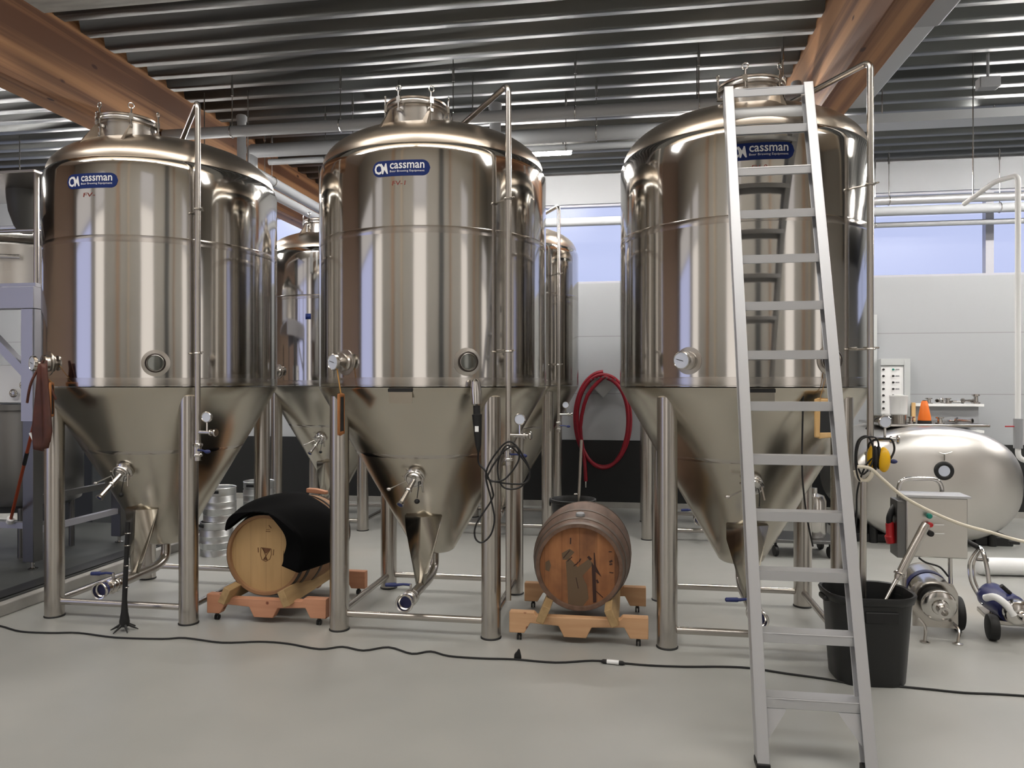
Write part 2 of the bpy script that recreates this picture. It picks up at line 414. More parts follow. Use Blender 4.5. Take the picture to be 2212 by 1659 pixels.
# back windows
mull = [XL, -11.7, -8.5, -5.31, -2.11, 1.09, 4.29, 7.5, 10.7, XR]
k = 1
for i in range(len(mull) - 1):
    a, b_ = mull[i], mull[i + 1]; fw = .045
    mb = MB().bx((a, YB + .03, SILL), (a + fw, YB + .12, HEAD)).bx((b_ - fw, YB + .03, SILL), (b_, YB + .12, HEAD))
    mb.bx((a + fw, YB + .03, SILL), (b_ - fw, YB + .12, SILL + .03)).bx((a + fw, YB + .03, HEAD - .03), (b_ - fw, YB + .12, HEAD))
    w = struct(mb, 'window_%d' % k, 'winframe', 'high window band above the back wall'); k += 1
    MB().bx((a + fw, YB + .07, SILL + .03), (b_ - fw, YB + .078, HEAD - .03)).build('pane', 'winglass', w)
# front wall (behind the camera) with tall daylight openings
ops = [(-12.6, -8.4, 'pane_blue'), (-7.7, -6.2, 'pane_warm'), (-1.9, -.3, 'pane_warm'), (4.6, 6.1, 'pane_warm'), (11.4, 14.6, 'pane_warm')]
mb = MB(); x = XL
for a, b_, m in ops:
    mb.bx((x, YF - .2, 0), (a, YF, ZH)); mb.bx((a, YF - .2, 5.2), (b_, YF, ZH)); mb.bx((a, YF - .2, 0), (b_, YF, .12)); x = b_
mb.bx((x, YF - .2, 0), (XR, YF, ZH))
struct(mb, 'wall_front', 'hallwall')
for i, (x, wd, m) in enumerate(((-4.6, .35, 'brownwall'), (-3.3, .12, 'hallceil'), (1.2, .5, 'darkcab'), (2.6, .14, 'brownwall'), (7.6, .5, 'brownwall'), (9.2, .2, 'hallceil'))):  # unseen posts added only to put streaks into the tank reflections
    struct(MB().bx((x, YF, 0), (x + wd, YF + .2, ZH)), 'trim_%d' % (6 + i), m, 'unseen upright post added at the hall front to streak the steel reflections')
for a, b_, m in ops:
    mb = MB().bx((a, YF - .14, .12), (a + .05, YF - .04, 5.2)).bx((b_ - .05, YF - .14, .12), (b_, YF - .04, 5.2))
    mb.bx((a + .05, YF - .14, 4.2), (b_ - .05, YF - .04, 4.26))
    w = struct(mb, 'window_%d' % k, 'winframe'); k += 1
    MB().bx((a + .05, YF - .1, .12), (b_ - .05, YF - .08, 4.2)).build('pane', m, w)
    MB().bx((a + .05, YF - .1, 4.26), (b_ - .05, YF - .08, 5.2)).build('frosted_pane', 'pane_dim', w)
# glulam beams, lintel, plinth
struct(MB().bx((-4.41, YC, 3.70), (-4.19, YB, ZC + .1)), 'trim_1', 'glulam', 'brown laminated timber roof beam at left', bevel=.006)
struct(MB().bx((1.40, YC, 3.66), (1.62, YB, ZC + .1)), 'trim_2', 'glulam', 'brown laminated timber roof beam at right', bevel=.006)
struct(MB().bx((-4.19, 4.09, 4.285), (1.40, 4.80, ZC + .02)), 'trim_3', 'lintel', 'pale grey beam under the roof deck')
pl = struct(MB().bx((-9.0, 3.2, 0), (-4.33, 7.3, .095)), 'trim_4', 'plinth', 'dark raised screed plinth under the brewhouse')
MB().bx((-4.33, 3.2, 0), (-4.26, 7.3, .085)).build('kerb', 'kerb', pl, bevel=.008)
MB().bx((-4.50, 3.2, .096), (-4.345, 7.3, .105)).build('edge_strip', 'black', pl)

# ------------------------------------------------------------------ fermenter tanks
ZB = 1.578
def rot(a, p): return (p[0] * math.cos(a) - p[1] * math.sin(a), p[0] * math.sin(a) + p[1] * math.cos(a), p[2])
def loc_a(deg, r, z):
    """point at angle deg from the tank's front (towards +X), radius r"""
    a = math.radians(deg); return Vector((math.sin(a) * r, -math.cos(a) * r, z))
def cone_r(z): return 0.79 - (ZB - .01 - z) * 0.5735
GRP = 'conical stainless fermenter tanks'
T1, T2, T3 = (-3.42, 5.09, 0), (-1.37, 5.13, 0), (0.726, 5.13, 0)
tank = thing('fermenter_tank', 'polished steel fermenter tank nearest the middle, black cable coil hanging on its pipe', 'tank', T2, 0, GRP)
p = [(0.0, ZB + .004), (.77, ZB + .004), (.79, ZB + .006), (.79, ZB + .03), (.7885, ZB + .05), (.79, ZB + .07)]
p += [(.79, 2.0), (.79, 2.5), (.79, 2.9), (.79, 3.01), (.787, 3.035), (.779, 3.058), (.766, 3.073), (.755, 3.078)]
MB().lathe(p, seg=96).build('shell', 'shell', tank, sharp=60)
MB().lathe([(.79, 2.514), (.7907, 2.518), (.7907, 2.554), (.79, 2.558)], seg=96).build('weld_band', 'band', tank)
p = [(.79, ZB - .0), (.787, ZB - .012)] + [(cone_r(z), z) for z in (1.5, 1.3, 1.13, 1.128, .9, .7, .5, .44)]
p += [(.125, .428), (.05, .425), (0, .425)]
MB().lathe(p, seg=80).build('cone', 'cone', tank, sharp=50)
MB().lathe([(.7903, 1.588), (.7909, 1.592), (.7909, 1.636), (.7903, 1.64)], seg=96).build('bottom_band', 'bandsoft', tank)
z = 1.135
MB().lathe([(cone_r(z - .012) + .0, z - .012), (cone_r(z) + .0025, z), (cone_r(z + .012), z + .012)], seg=80).build('cone_seam', 'band', tank)
def dome_z(r): return 3.06 + .295 * math.sqrt(max(0, 1 - (r / .772) ** 2.4))
p = [(.766, 3.068)] + [(r, dome_z(r)) for r in (.765, .755, .74, .72, .69, .65, .6, .5, .4, .3, .2, .1, 0)]
MB().lathe(p, seg=80).build('dome', 'dome', tank, sharp=60)
# manway
NC = Vector((0, -.43, 0))
nk = MB().lathe([(.172, 3.12), (.172, 3.355), (.178, 3.362), (.196, 3.365), (.198, 3.377), (.196, 3.387), (.17, 3.389)], NC, seg=40).build('manway_neck', 'steel', tank)
MB().lathe([(.17, 3.391), (.197, 3.392), (.199, 3.403), (.19, 3.41), (.12, 3.43), (.05, 3.437), (0, 3.438)], NC, seg=40).build('manway_lid', 'dome', nk)
for a in range(6):
    t_ = math.radians(a * 60 + 12); d = Vector((math.cos(t_), math.sin(t_), 0)); s_ = Vector((-d.y, d.x, 0))
    c = NC + d * .205
    mb = MB().cyl(c + Vector((0, 0, 3.32)), c + Vector((0, 0, 3.44)), .006, 8)
    mb.box(c + Vector((0, 0, 3.385)) - d * .008, (.028, .026, .04), Matrix.Rotation(t_, 3, 'Z'))
    mb.ring(c + Vector((0, 0, 3.455)), .018, .004, d, 16, 6)
    mb.box(c + Vector((0, 0, 3.322)) - d * .012, (.036, .02, .018), Matrix.Rotation(t_, 3, 'Z'))
    mb.build('clamp', 'chrome', tank)
# lifting lugs: bent plates either side in front of the manway
for ang in (-13, 13):
    d = loc_a(ang, 1, 0); s_ = Vector((d.y, -d.x, 0)); zu = Vector((0, 0, 1))
    pt = lambda r, o_, h: d * r + s_ * o_ + zu * (dome_z(r) + h)
    vs = [pt(.57, 0, .085), pt(.595, 0, .085), pt(.765, 0, -.0), pt(.57, 0, -.02), pt(.57, .075, -.02), pt(.70, .03, -.01)]
    MB().add(vs, [(0, 1, 5, 4), (1, 2, 5), (0, 3, 2, 1), (0, 4, 3), (3, 4, 5, 2)]).build('lifting_lug', 'dome', tank, sharp=15, bevel=.003)
# relief valve and small port on the left of the dome
mb = MB(); c = Vector((-.47, .12, dome_z(.485) - .01))
mb.cyl(c, c + Vector((0, 0, .07)), .025, 14).cyl(c + Vector((0, 0, .07)), c + Vector((0, 0, .085)), .04, 18)
mb.sphere(c + Vector((0, 0, .10)), .03, (1, 1, .7))
mb.build('relief_valve', 'chrome', tank)
# legs
for sx in (-1, 1):
    for sy in (-1, 1):
        x, y = sx * .503, sy * .503
        l = MB().cyl((x, y, .012), (x, y, 1.52), .062, 32).build('leg', 'steel', tank)
        MB().lathe([(0, 0), (.066, 0), (.067, .006), (.06, .014), (.06, .02), (0, .02)], (x, y, 0), seg=28).build('foot', 'rubber', l)
for (a, b_) in (((-1, -1), (1, -1)), ((-1, 1), (1, 1)), ((-1, -1), (-1, 1)), ((1, -1), (1, 1))):
    MB().cyl((a[0] * .503, a[1] * .503, .105), (b_[0] * .503, b_[1] * .503, .105), .022, 14).build('brace', 'steel', tank)
# spray pipe
pp = loc_a(46.3, .872, 0)
path = fillet([(.07, .03, 3.335), pp + Vector((-.0, -.0, 3.445)), pp + Vector((0, 0, 1.21))], .05)
pipe = MB().tube(path, .0185, 16).build('spray_pipe', 'steel', tank)
for z in (2.74, 1.80):
    d = loc_a(46.3, 1, 0)
    mb = MB().cyl(d * .785 + Vector((0, 0, z)), d * .87 + Vector((0, 0, z)), .006, 8)
    mb.ring(pp + Vector((0, 0, z)), .023, .006, (0, 0, 1), 18, 6)
    mb.cyl(d * .785 + Vector((.05, .02, z + .012)), d * .885 + Vector((.03, -.01, z + .006)), .005, 8)
    mb.build('pipe_bracket', 'steel', tank)
# tee branch with gauge and cap, below it the butterfly valve
e = loc_a(49 + 90, 1, 0); e.z = 0; e = Vector((.985, -.17, 0))
tz = 1.285
mb = MB().cyl(pp + Vector((0, 0, tz)), pp + e * .13 + Vector((0, 0, tz)), .012, 12)
mb.lathe([(0, 0), (.02, 0), (.022, .006), (.02, .012), (0, .012)], pp + e * .10 + Vector((0, 0, tz)), e, 16)
mb.lathe([(0, 0), (.022, 0), (.026, .006), (.022, .014), (0, .014)], pp + e * .135 + Vector((0, 0, tz)), e, 16)
mb.cyl(pp + e * .075 + Vector((0, 0, tz)), pp + e * .075 + Vector((0, 0, tz + .07)), .007, 8)
br = mb.build('tee_branch', 'chrome', tank)
gc = pp + e * .075 + Vector((0, 0, tz + .10)); fd = loc_a(0, 1, 0)
g_ = MB().lathe([(0, -.012), (.033, -.012), (.036, -.004), (.036, .010), (.032, .014), (.029, .010)], gc, fd, 24).build('pressure_gauge', 'chrome', tank)
MB().lathe([(0, .0105), (.031, .0105)], gc, fd, 20).build('dial_face', 'dial', g_)
mb = MB().lathe([(.02, 1.10), (.02, 1.125), (.03, 1.128), (.032, 1.135), (.03, 1.142), (.026, 1.146), (.026, 1.19), (.03, 1.195), (.033, 1.203), (.03, 1.211), (.02, 1.215), (.0185, 1.235)], pp, seg=22)
mb.lathe([(0, 1.10), (.03, 1.10)], pp, seg=22)
vl = mb.build('butterfly_valve', 'chrome', tank)
mb = MB().tube([pp + Vector((.02, -.03, 1.17)), pp + Vector((.06, -.05, 1.172)), pp + Vector((.10, -.06, 1.165))], .006, 8)
mb.sphere(pp + Vector((.105, -.06, 1.165)), .016, (1.3, 1, .8)); mb.build('handle', 'bluecap', vl)
# sight glass
d = loc_a(29.5, 1, 0); c = d * .789 + Vector((0, 0, 1.735))
sg = MB().lathe([(.086, -.004), (.086, .003), (.062, .008), (.058, .03), (.05, .034), (.046, .024), (0, .018)], c, d, 36).build('sight_glass', 'steel', tank)
MB().lathe([(.05, .032), (.056, .036), (.062, .033), (.062, .016)], c, d, 36).build('bezel', 'hoop_dark', sg)
MB().lathe([(0, .026), (.03, .026), (.046, .024)], c, d, 28).build('glass', 'glass', sg)
# thermometer
d = loc_a(-29.5, 1, 0); c = d * .789 + Vector((0, 0, 1.735))
th = MB().lathe([(.08, -.004), (.08, .004), (.055, .008), (.05, .022), (.056, .024), (.056, .036), (.03, .04), (.02, .048), (.012, .05), (.012, .08)], c, d, 32).build('thermometer_port', 'steel', tank)
dl = MB().lathe([(0, .078), (.046, .078), (.051, .084), (.051, .1), (.047, .103), (.044, .099)], c, d, 32).build('thermometer_dial', 'chrome', tank)
MB().lathe([(0, .0995), (.046, .0995)], c, d, 28).build('dial_face', 'dial', dl)
s_ = Vector((d.y, -d.x, 0))
MB().bar(c + d * .1005 - s_ * .012 - Vector((0, 0, .004)), c + d * .1005 + s_ * .03 + Vector((0, 0, .008)), .003, .0015, d).build('needle', 'black', dl)
# racking-arm valve on the cone
zc = 1.005; rc = cone_r(zc); o_ = Vector((0, -rc, zc)); nrm = Vector((0, -.867, -.498)); dn = Vector((-.05, -.16, -.15)).normalized()
mb = MB().lathe([(.062, -.01), (.062, .006), (.05, .012), (.04, .03), (.048, .032), (.05, .04), (.046, .048), (.03, .05), (0, .05)], o_, nrm, 28)
mb.ring(o_ + nrm * .035, .058, .007, nrm, 28, 8)
mb.cyl(o_ + nrm * .035 + Vector((-.058, 0, .01)), o_ + nrm * .035 + Vector((-.075, -.01, .02)), .006, 8)
mb.cyl(o_ + nrm * .035 + Vector((.05, 0, .0)), o_ + nrm * .035 + Vector((.065, -.02, -.08)), .006, 8)
mb.build('cone_port', 'chrome', tank)
b0 = o_ + nrm * .045; b1 = b0 + dn * .10; b2 = b0 + dn * .19
mb = MB().tube([b0, b0 + dn * .03, b0 + dn * .06, b1, b2], [.017, .017, .017, .015, .016], 16)
mb.lathe([(.015, 0), (.022, .002), (.024, .012), (.022, .022), (.015, .024)], b0 + dn * .07, dn, 18)
mb.lathe([(.017, 0), (.024, .015), (.025, .02), (.019, .02), (.017, .005), (0, .004)], b2 - dn * .004, dn, 20)
sv = mb.build('sample_valve', 'chrome', tank)
MB().lathe([(0, .008), (.0188, .0165)], b2 - dn * .004, dn, 18).build('outlet', 'bluecap', sv)
mb = MB().tube([b0 + dn * .06, b0 + dn * .05 + Vector((-.03, 0, .03)), b0 + dn * .05 + Vector((-.13, -.01, -.015))], .0045, 8)
mb.sphere(b0 + dn * .05 + Vector((-.14, -.01, -.02)), .011, (1.5, 1, 1)); mb.build('handle', 'chrome', sv)
mb = MB().tube([b0 + Vector((.03, 0, -.01)), b0 + Vector((.036, -.02, -.05)), b0 + Vector((.03, -.03, -.11))], .003, 6)
mb.sphere(b0 + Vector((.03, -.032, -.13)), .018, (1, 1, .9)); mb.build('hanging_cap', 'rubber', sv)
# folded guard plate in front of the cone tip
tl, tr, tip = Vector((-.128, -.285, .715)), Vector((.128, -.285, .715)), Vector((0, -.375, .275))
tm = Vector((0, -.345, .715)); bl = Vector((-.028, -.355, .27)); br_ = Vector((.028, -.355, .27))
ml, mr_ = Vector((-.125, -.27, .62)), Vector((.095, -.29, .56))
mb = MB().add([tl, tm, tr, mr_, br_, tip, bl, ml], [(0, 7, 6, 5, 1), (1, 5, 4, 3, 2)])
mb.add([tl + Vector((0, .07, 0)), tm, tr + Vector((0, .07, 0)), tl, tr], [(3, 1, 0), (1, 4, 2), (0, 1, 2)])
mb.build('cone_guard', 'cone', tank, solid=.004, sharp=15)
# bottom outlet
path = fillet([(0, 0, .44), (0, 0, .31), (0, -.12, .262), (0, -.56, .25)], .1)
ot = MB().tube(path, .034, 18).build('outlet_pipe', 'steel', tank)
mb = MB(); ax = Vector((0, -1, 0)); oo = Vector((0, -.54, .25))
mb.lathe([(.034, 0), (.048, .004), (.05, .012), (.048, .02), (.04, .022), (.04, .05), (.049, .054), (.051, .062), (.049, .07), (.038, .074), (.038, .14), (.05, .15), (.056, .16), (.057, .17), (.054, .174), (.046, .172), (.044, .12)], oo, ax, 28)
mb.cyl(oo + Vector((0, -.036, .03)), oo + Vector((0, -.036, .085)), .009, 10)
ov = mb.build('outlet_valve', 'chrome', tank)
MB().lathe([(0, .125), (.0455, .125), (.0465, .168)], oo, ax, 26).build('opening', 'navy', ov)
mb = MB().tube([oo + Vector((0, -.036, .08)), oo + Vector((-.05, -.036, .082)), oo + Vector((-.09, -.036, .076))], [.008, .008, .010], 10)
mb.tube([oo + Vector((-.085, -.036, .076)), oo + Vector((-.1, -.036, .076)), oo + Vector((-.165, -.03, .072)), oo + Vector((-.17, -.03, .072))], [.006, .014, .013, .006], 10)
mb.build('handle', 'bluecap', ov)
# data plate
mb = MB().box((0, -.785, 1.525), (.145, .003, .085)).box((0, -.77, 1.562), (.02, .03, .006))
dp = mb.build('data_plate', 'cone', tank)
MB().box((0, -.791, 1.562), (.152, .012, .02)).build('strip', 'rubber', dp)
# maker's sticker, wrapped around the shell
def wrap(pts2, R, zc, z0=None): return [Vector((math.sin(x / R) * R, -math.cos(x / R) * R, zc + y)) for x, y in pts2]
def sticker(parent, zc=2.905, L=.365, H=.095):
    R = .7925; mb = MB(); n_ = 40; top = []; bot = []
    for i in range(n_ + 1):
        x = -L / 2 + L * i / n_; h = H / 2; e_ = L / 2 - abs(x)
        if e_ < h: h = math.sqrt(max(0, h * h - (h - e_) ** 2))
        h = max(h, .0005); top.append((x, h)); bot.append((x, -h))
    vs = wrap(top, R, zc) + wrap(bot, R, zc) + wrap(top, R - .003, zc) + wrap(bot, R - .003, zc); m_ = n_ + 1; fs = []
    for i in range(n_):
        fs += [(i, i + 1, m_ + i + 1, m_ + i), (i, 2 * m_ + i, 2 * m_ + i + 1, i + 1), (m_ + i, m_ + i + 1, 3 * m_ + i + 1, 3 * m_ + i)]
    st = mb.add(vs, fs).build('maker_sticker', 'blue', parent)
    mb = MB(); R2 = R + .0012
    for body, box_, sh, bold in (('C', (-.168, -.122, -.033, .033), 0, .03), ('M', (-.128, -.078, -.032, .032), -.25, .02), ('cassman', (-.066, .148, -.004, .031), 0, .012), ('Beer Brewing Equipment', (-.066, .148, -.028, -.012), 0, .0)):
        v_, f_ = text_polys(body, 1.0, sh, bold); mb.add(wrap(fit(v_, *box_), R2, zc), f_)
    # dark wedge inside the C emblem is the sticker showing through
    mb.build('lettering', 'lettering', st)
    return st
def pen(parent, body, x0, zc, w=.085, h=.026):
    v_, f_ = text_polys(body, 1.0, 0.1, .0)
    MB().add(wrap(fit(v_, x0 - w / 2, x0 + w / 2, -h / 2, h / 2), .7915, zc), f_).build('pen_mark', 'redpen', parent)
ORDER = [(T1, 'polished steel fermenter tank at far left, brown apron hung on its thermometer'),
         (T3, 'polished steel fermenter tank with the aluminium ladder leaning against its front')]
t1 = dup(tank, T1, ORDER[0][1], skip=('data_plate',)); t3 = dup(tank, T3, ORDER[1][1])
tb1 = dup(tank, (-3.39, 8.3, 0), 'steel fermenter tank standing behind, seen between the left and middle front tanks', skip=('data_plate',))
tb2 = dup(tank, (-1.36, 8.3, 0), 'steel fermenter tank hidden mostly behind the middle front tank, its right edge showing', skip=('data_plate',))
tb3 = dup(tank, (.68, 8.3, 0), 'steel fermenter tank almost wholly hidden behind the tank with the ladder', skip=('data_plate',))
for t_, s_ in ((tank, 'FV-1'), (t1, 'FV-'), (t3, 'FV-8')):
    sticker(t_); pen(t_, s_, -.01 if t_ is not t1 else -.01, 2.815)
MB().add(wrap([(-.03, -.03), (.03, -.03), (.03, .03), (-.03, .03)], .7925, 2.32), [(0, 1, 2, 3)]).build('small_sticker', 'blue', tb1, solid=.002)
# lower pipe of the middle tank
MB().cyl(pp + Vector((0, 0, 1.10)), pp + Vector((0, 0, .27)), .0175, 14).build('drain_pipe', 'steel', tank)

# ------------------------------------------------------------------ overhead services
def opipe(label, x0, x1, y, z, r, m='pipe', rods=(), cat='pipe', group='overhead pipes', name='overhead_pipe', axis='x', risers=()):
    if axis == 'x': loc = ((x0 + x1) / 2, y, z); a, b_ = (x0, y, z), (x1, y, z)
    else: loc = (y, (x0 + x1) / 2, z); a, b_ = (y, x0, z), (y, x1, z)
    t_ = thing(name, label, cat, loc, 0, group)
    MB().cyl(a, b_, r, 18).build('tube', m, t_, world=True)
    for x in rods:
        px_ = (x, y) if axis == 'x' else (y, x)
        mb = MB().cyl((px_[0], px_[1], z + r * .6), (px_[0], px_[1], ZC + .05), .005, 8).ring((px_[0], px_[1], z), r + .004, .005, (1, 0, 0) if axis == 'x' else (0, 1, 0), 20, 6)
        mb.cyl((px_[0], px_[1], ZC - .14), (px_[0], px_[1], ZC - .03), .011, 8)
        mb.build('hanger_rod', 'chrome', t_, world=True)
    for (x, ry, z0, z1, rr) in risers:
        MB().tube(fillet([(x, y, z), (x, ry, z), (x, ry, z1)], .06) if False else [(x, ry, z0), (x, ry, z1)], rr, 16).lathe([(rr + .008, 0), (rr + .008, .05)], (x, ry, z1 - .06), seg=16).build('riser', m, t_, world=True)
    return t_
opipe('grey overhead pipe hung on rods closest above the front tanks', -4.18, 1.39, 6.2, 3.86, .05, rods=(-3.52, -2.5, -1.49, -.45, .55, 1.2), risers=((-3.5, 6.33, 3.0, 4.05, .04), (-1.15, 6.33, 3.0, 4.02, .05), (1.33, 6.33, 3.3, 4.05, .035)))
opipe('thicker grey overhead pipe just behind the rod-hung pipe', -3.62, 1.39, 6.75, 3.86, .065, rods=(-2.6, -.3, 1.0), risers=((-3.62, 6.75, 2.9, 3.9, .05),))
opipe('thin grey overhead pipe farthest behind the middle tank top', -3.6, 1.39, 7.05, 3.84, .03, rods=(-3.0, -.6))
opipe('upper grey pipe running along the left timber beam towards the window', 6.9, 9.7, -3.85, 3.80, .055, axis='y', rods=(7.6, 9.0))
opipe('lower grey pipe running along the left timber beam towards the window', 6.9, 9.7, -3.83, 3.66, .05, axis='y', rods=(7.4, 8.8))
opipe('pale pipe crossing in front of the high window', -3.6, 8.5, 9.35, 3.63, .055, 'duct', rods=(2.6, 4.2, 6.0))
opipe('silver flexible duct lying above the pale pipe at the high window', 1.8, 8.5, 9.33, 3.75, .05, 'alu', rods=(3.0, 5.0), cat='duct')
opipe('thin pipe crossing the high window lowest, right of the ladder tank', 1.9, 8.5, 9.5, 3.50, .032, rods=(2.9, 5.2))
t_ = thing('cable_tray', 'pale grey cable tray hanging below the roof at upper right', 'cable tray', (4.2, 7.0, 3.9))
MB().bx((1.66, 6.9, 3.87), (6.8, 7.12, 3.885)).bx((1.66, 6.9, 3.885), (6.8, 6.91, 3.95)).bx((1.66, 7.11, 3.885), (6.8, 7.12, 3.95)).build('tray', 'duct', t_, world=True)
for x in (2.2, 3.5, 4.8, 6.1): MB().cyl((x, 7.01, 3.88), (x, 7.01, ZC + .05), .005, 8).build('hanger_rod', 'chrome', t_, world=True)
p = W(2134, 236, 6.2); p.z = 4.02
t_ = thing('junction_box', 'small grey junction box mounted at upper right under the deck', 'junction box', (p.x, p.y, 4.1))
MB().box((p.x, p.y, 4.1), (.16, .1, .09)).build('case', 'grey', t_, world=True, bevel=.008); MB().cyl((p.x, p.y, 4.14), (p.x, p.y, ZC + .03), .012, 8).build('mount', 'grey', t_, world=True)
t_ = thing('ventilation_duct', 'flat grey ventilation duct running beside the right timber beam', 'duct', (1.82, 3.6, 4.0))
MB().bx((1.63, YC, 3.97), (2.0, 6.8, 4.24)).build('duct_body', 'duct', t_, world=True, bevel=.012)
MB().bx((1.622, 4.9, 3.955), (2.015, 5.3, 4.25)).build('joint_sleeve', 'grey', t_, world=True, bevel=.02)
# lamps
LG = 'tube lamps under the roof'
def lamp(x, y, label, L=1.3, axis='x', z=4.13):
    t_ = thing('ceiling_lamp', label, 'lamp', (x, y, z), 0, LG); q = (L / 2, .05) if axis == 'x' else (.05, L / 2)
    MB().bx((x - q[0], y - q[1], z + .02), (x + q[0], y + q[1], z + .07)).build('housing', 'white', t_, world=True, bevel=.006)
    MB().bx((x - q[0] + .01, y - q[1] + .008, z - .02), (x + q[0] - .01, y + q[1] - .008, z + .02)).build('tube', 'lamp', t_, world=True, bevel=.012)
    for s in (-.4, .4):
        a = (x + s * L, y) if axis == 'x' else (x, y + s * L)
        MB().cyl((a[0], a[1], z + .06), (a[0], a[1], ZC + .02), .006, 8).build('hanger', 'chrome', t_, world=True)
c = W(1140, 337, 8.4)
lamp(c.x, c.y, 'lit tube lamp glowing beside the top of the middle tank', 1.0, z=c.z + .02)
for x, z, l_ in ((-3.74, 3.4, .55), (-1.72, 3.68, .85), (.9, 3.72, .85)): lamp(x, 6.48, 'unseen tube lamp added low behind the front tank tops', l_, z=z)  # unseen lamps added to brighten the floor between the tank rows
for x in (-4.95, -2.6, .55, 1.75, 3.9, 5.4, 6.9, 8.4): lamp(x, c.y if x < 3 else 7.9, 'unseen tube lamp added behind the tank tops or outside the picture', 1.0, z=c.z + .02)  # unseen lamps continue the visible row, added to light the back wall
c = W(-40, 388, 8.3)
lamp(c.x, c.y, 'lit tube lamp at the far left edge above the kettle', 1.2, z=c.z)
for x in (-6.4, -3.2, 0, 3.2, 6.4):  # unseen panels added to brighten the floor, domes and hall ceiling
    for y in (1.5,):
        t_ = thing('fill_light_panel', 'unseen fill light panel added under the high ceiling at the front of the hall', 'lamp', (x, y, ZH), 0, 'added fill light panels at the front of the hall')
        zl = ZH - 1.1
        MB().bx((x - 1.46, y - .66, zl - .06), (x + 1.46, y + .66, zl)).build('housing', 'white', t_, world=True)
        for q0, q1 in ((zl - .075, zl - .0605), (zl + .0005, zl + .015)): MB().bx((x - 1.42, y - .62, q0), (x + 1.42, y + .62, q1)).build('diffuser', 'fill_light_panel', t_, world=True)
        for hx in (-1.2, 1.2): MB().cyl((x + hx, y, zl), (x + hx, y, ZH), .008, 8).build('hanger', 'chrome', t_, world=True)
for x, y in ((4.6, 5.2), (8.0, 6.0), (-8.6, 6.6), (-6.5, 8.4)): lamp(x, y, 'tube lamp hanging under the roof outside the picture', 1.3)

# ------------------------------------------------------------------ ladder
t_ = thing('ladder', 'tall silver aluminium step ladder leaning against the right tank', 'ladder', (.757, 3.213, 0))
LX = .757; W2 = .2245
def lp(z): return 3.213 + z * .3387
dirL = Vector((0, .3387, 1)).normalized(); nrmL = Vector((0, -1, .3387)).normalized()   # nrmL faces the camera
for s in (-1, 1):
    x = LX + s * (W2 - .013); top = 3.252
    p0, p1 = Vector((x, lp(.0) + .025, .004)), Vector((x, lp(top) + .025, top))
    mb = MB().bar(p0 + nrmL * .036, p1 + nrmL * .036, .05, .006, nrmL)          # front flange
    mb.bar(p0 + Vector((s * .021, 0, 0)), p1 + Vector((s * .021, 0, 0)), .005, .078, nrmL)    # web
    mb.bar(p0 - nrmL * .036, p1 - nrmL * .036, .05, .006, nrmL)          # rear flange
    mb.build('rail', 'alu', t_, world=True, bevel=.002)
    MB().box((x + .0, lp(0) + .03, .015), (.055, .09, .03)).build('foot', 'rubber', t_, world=True, bevel=.005)
for k in range(12):
    z = .244 + k * .249; y = lp(z)
    mb = MB().bx((LX - W2 + .012, y - .002, z - .018), (LX + W2 - .012, y + .004, z + .026))
    mb.bx((LX - W2 + .012, y - .002, z + .020), (LX + W2 - .012, y + .085, z + .026))
    mb.bx((LX - W2 + .012, y + .08, z - .0), (LX + W2 - .012, y + .085, z + .02))
    mb.build('rung', 'alu', t_, world=True, bevel=.002)
z = 3.235; y = lp(z)
MB().bx((LX - W2, y - .006, z - .035), (LX + W2, y + .004, z + .012)).bx((LX - W2, y - .006, z + .005), (LX + W2, y + .03, z + .012)).build('top_bar', 'alu', t_, world=True, bevel=.003)
mb = MB().cyl((LX - W2 + .01, y + .075, z - .10), (LX + W2 - .01, y + .075, z - .10), .032, 16)
mb.build('rest_tube', 'white', t_, world=True)
for s in (-1, 1):
    x = LX + s * (W2 + .003)
    MB().prism([(0, -.14), (.09, -.18), (.11, -.10), (.07, -.02), (0, 0)], (x - .003, y + .0, z), (0, 1, 0), (0, 0, 1), (1, 0, 0), .006).build('side_plate', 'alu', t_, world=True)
    z0 = .225
    MB().prism([(0, 0), (-s * .085, 0), (-s * .075, -.02), (0, -.13)], (LX + s * (W2 - .035), lp(z0) + .004, z0), (1, 0, 0), (0, .32, .947), (0, 1, 0), .006).build('corner_brace', 'alu', t_, world=True)

# ------------------------------------------------------------------ barrels on cradles
def barrel(name, label, c, m_head, m_stave, m_hoop, group, nstaves=22):
    """axis along +Y, c = centre of the front head"""
    t_ = thing(name, label, 'barrel', c, 0, group); L = .88; ax = (0, 1, 0)
    def rr(y): return .272 + .056 * (1 - ((y - L / 2) / (L / 2)) ** 2)
    p = [(.250, .03), (.252, 0), (.270, 0)] + [(rr(q), q) for q in [L * i / 20 for i in range(0, 21)]] + [(.252, L), (.25, L - .03)]
    MB().lathe(p, (0, 0, 0), ax, 44).build('staves', m_stave, t_, sharp=30)
    hd = MB().lathe([(0, .026), (.252, .026), (.252, .034), (0, .034)], (0, 0, 0), ax, 44).build('head', m_head, t_)
    MB().lathe([(0, L - .034), (.252, L - .034), (.252, L - .026), (0, L - .026)], (0, 0, 0), ax, 44).build('head', m_head, t_)
    for y0, w_ in ((.0, .034), (.085, .034), (.25, .032), (.60, .032), (.765, .034), (.846, .034)):
        MB().lathe([(rr(y0) + .0005, y0), (rr(y0) + .003, y0), (rr(y0 + w_) + .003, y0 + w_), (rr(y0 + w_) + .0005, y0 + w_)], (0, 0, 0), ax, 48).build('hoop', m_hoop, t_)
    return t_, hd
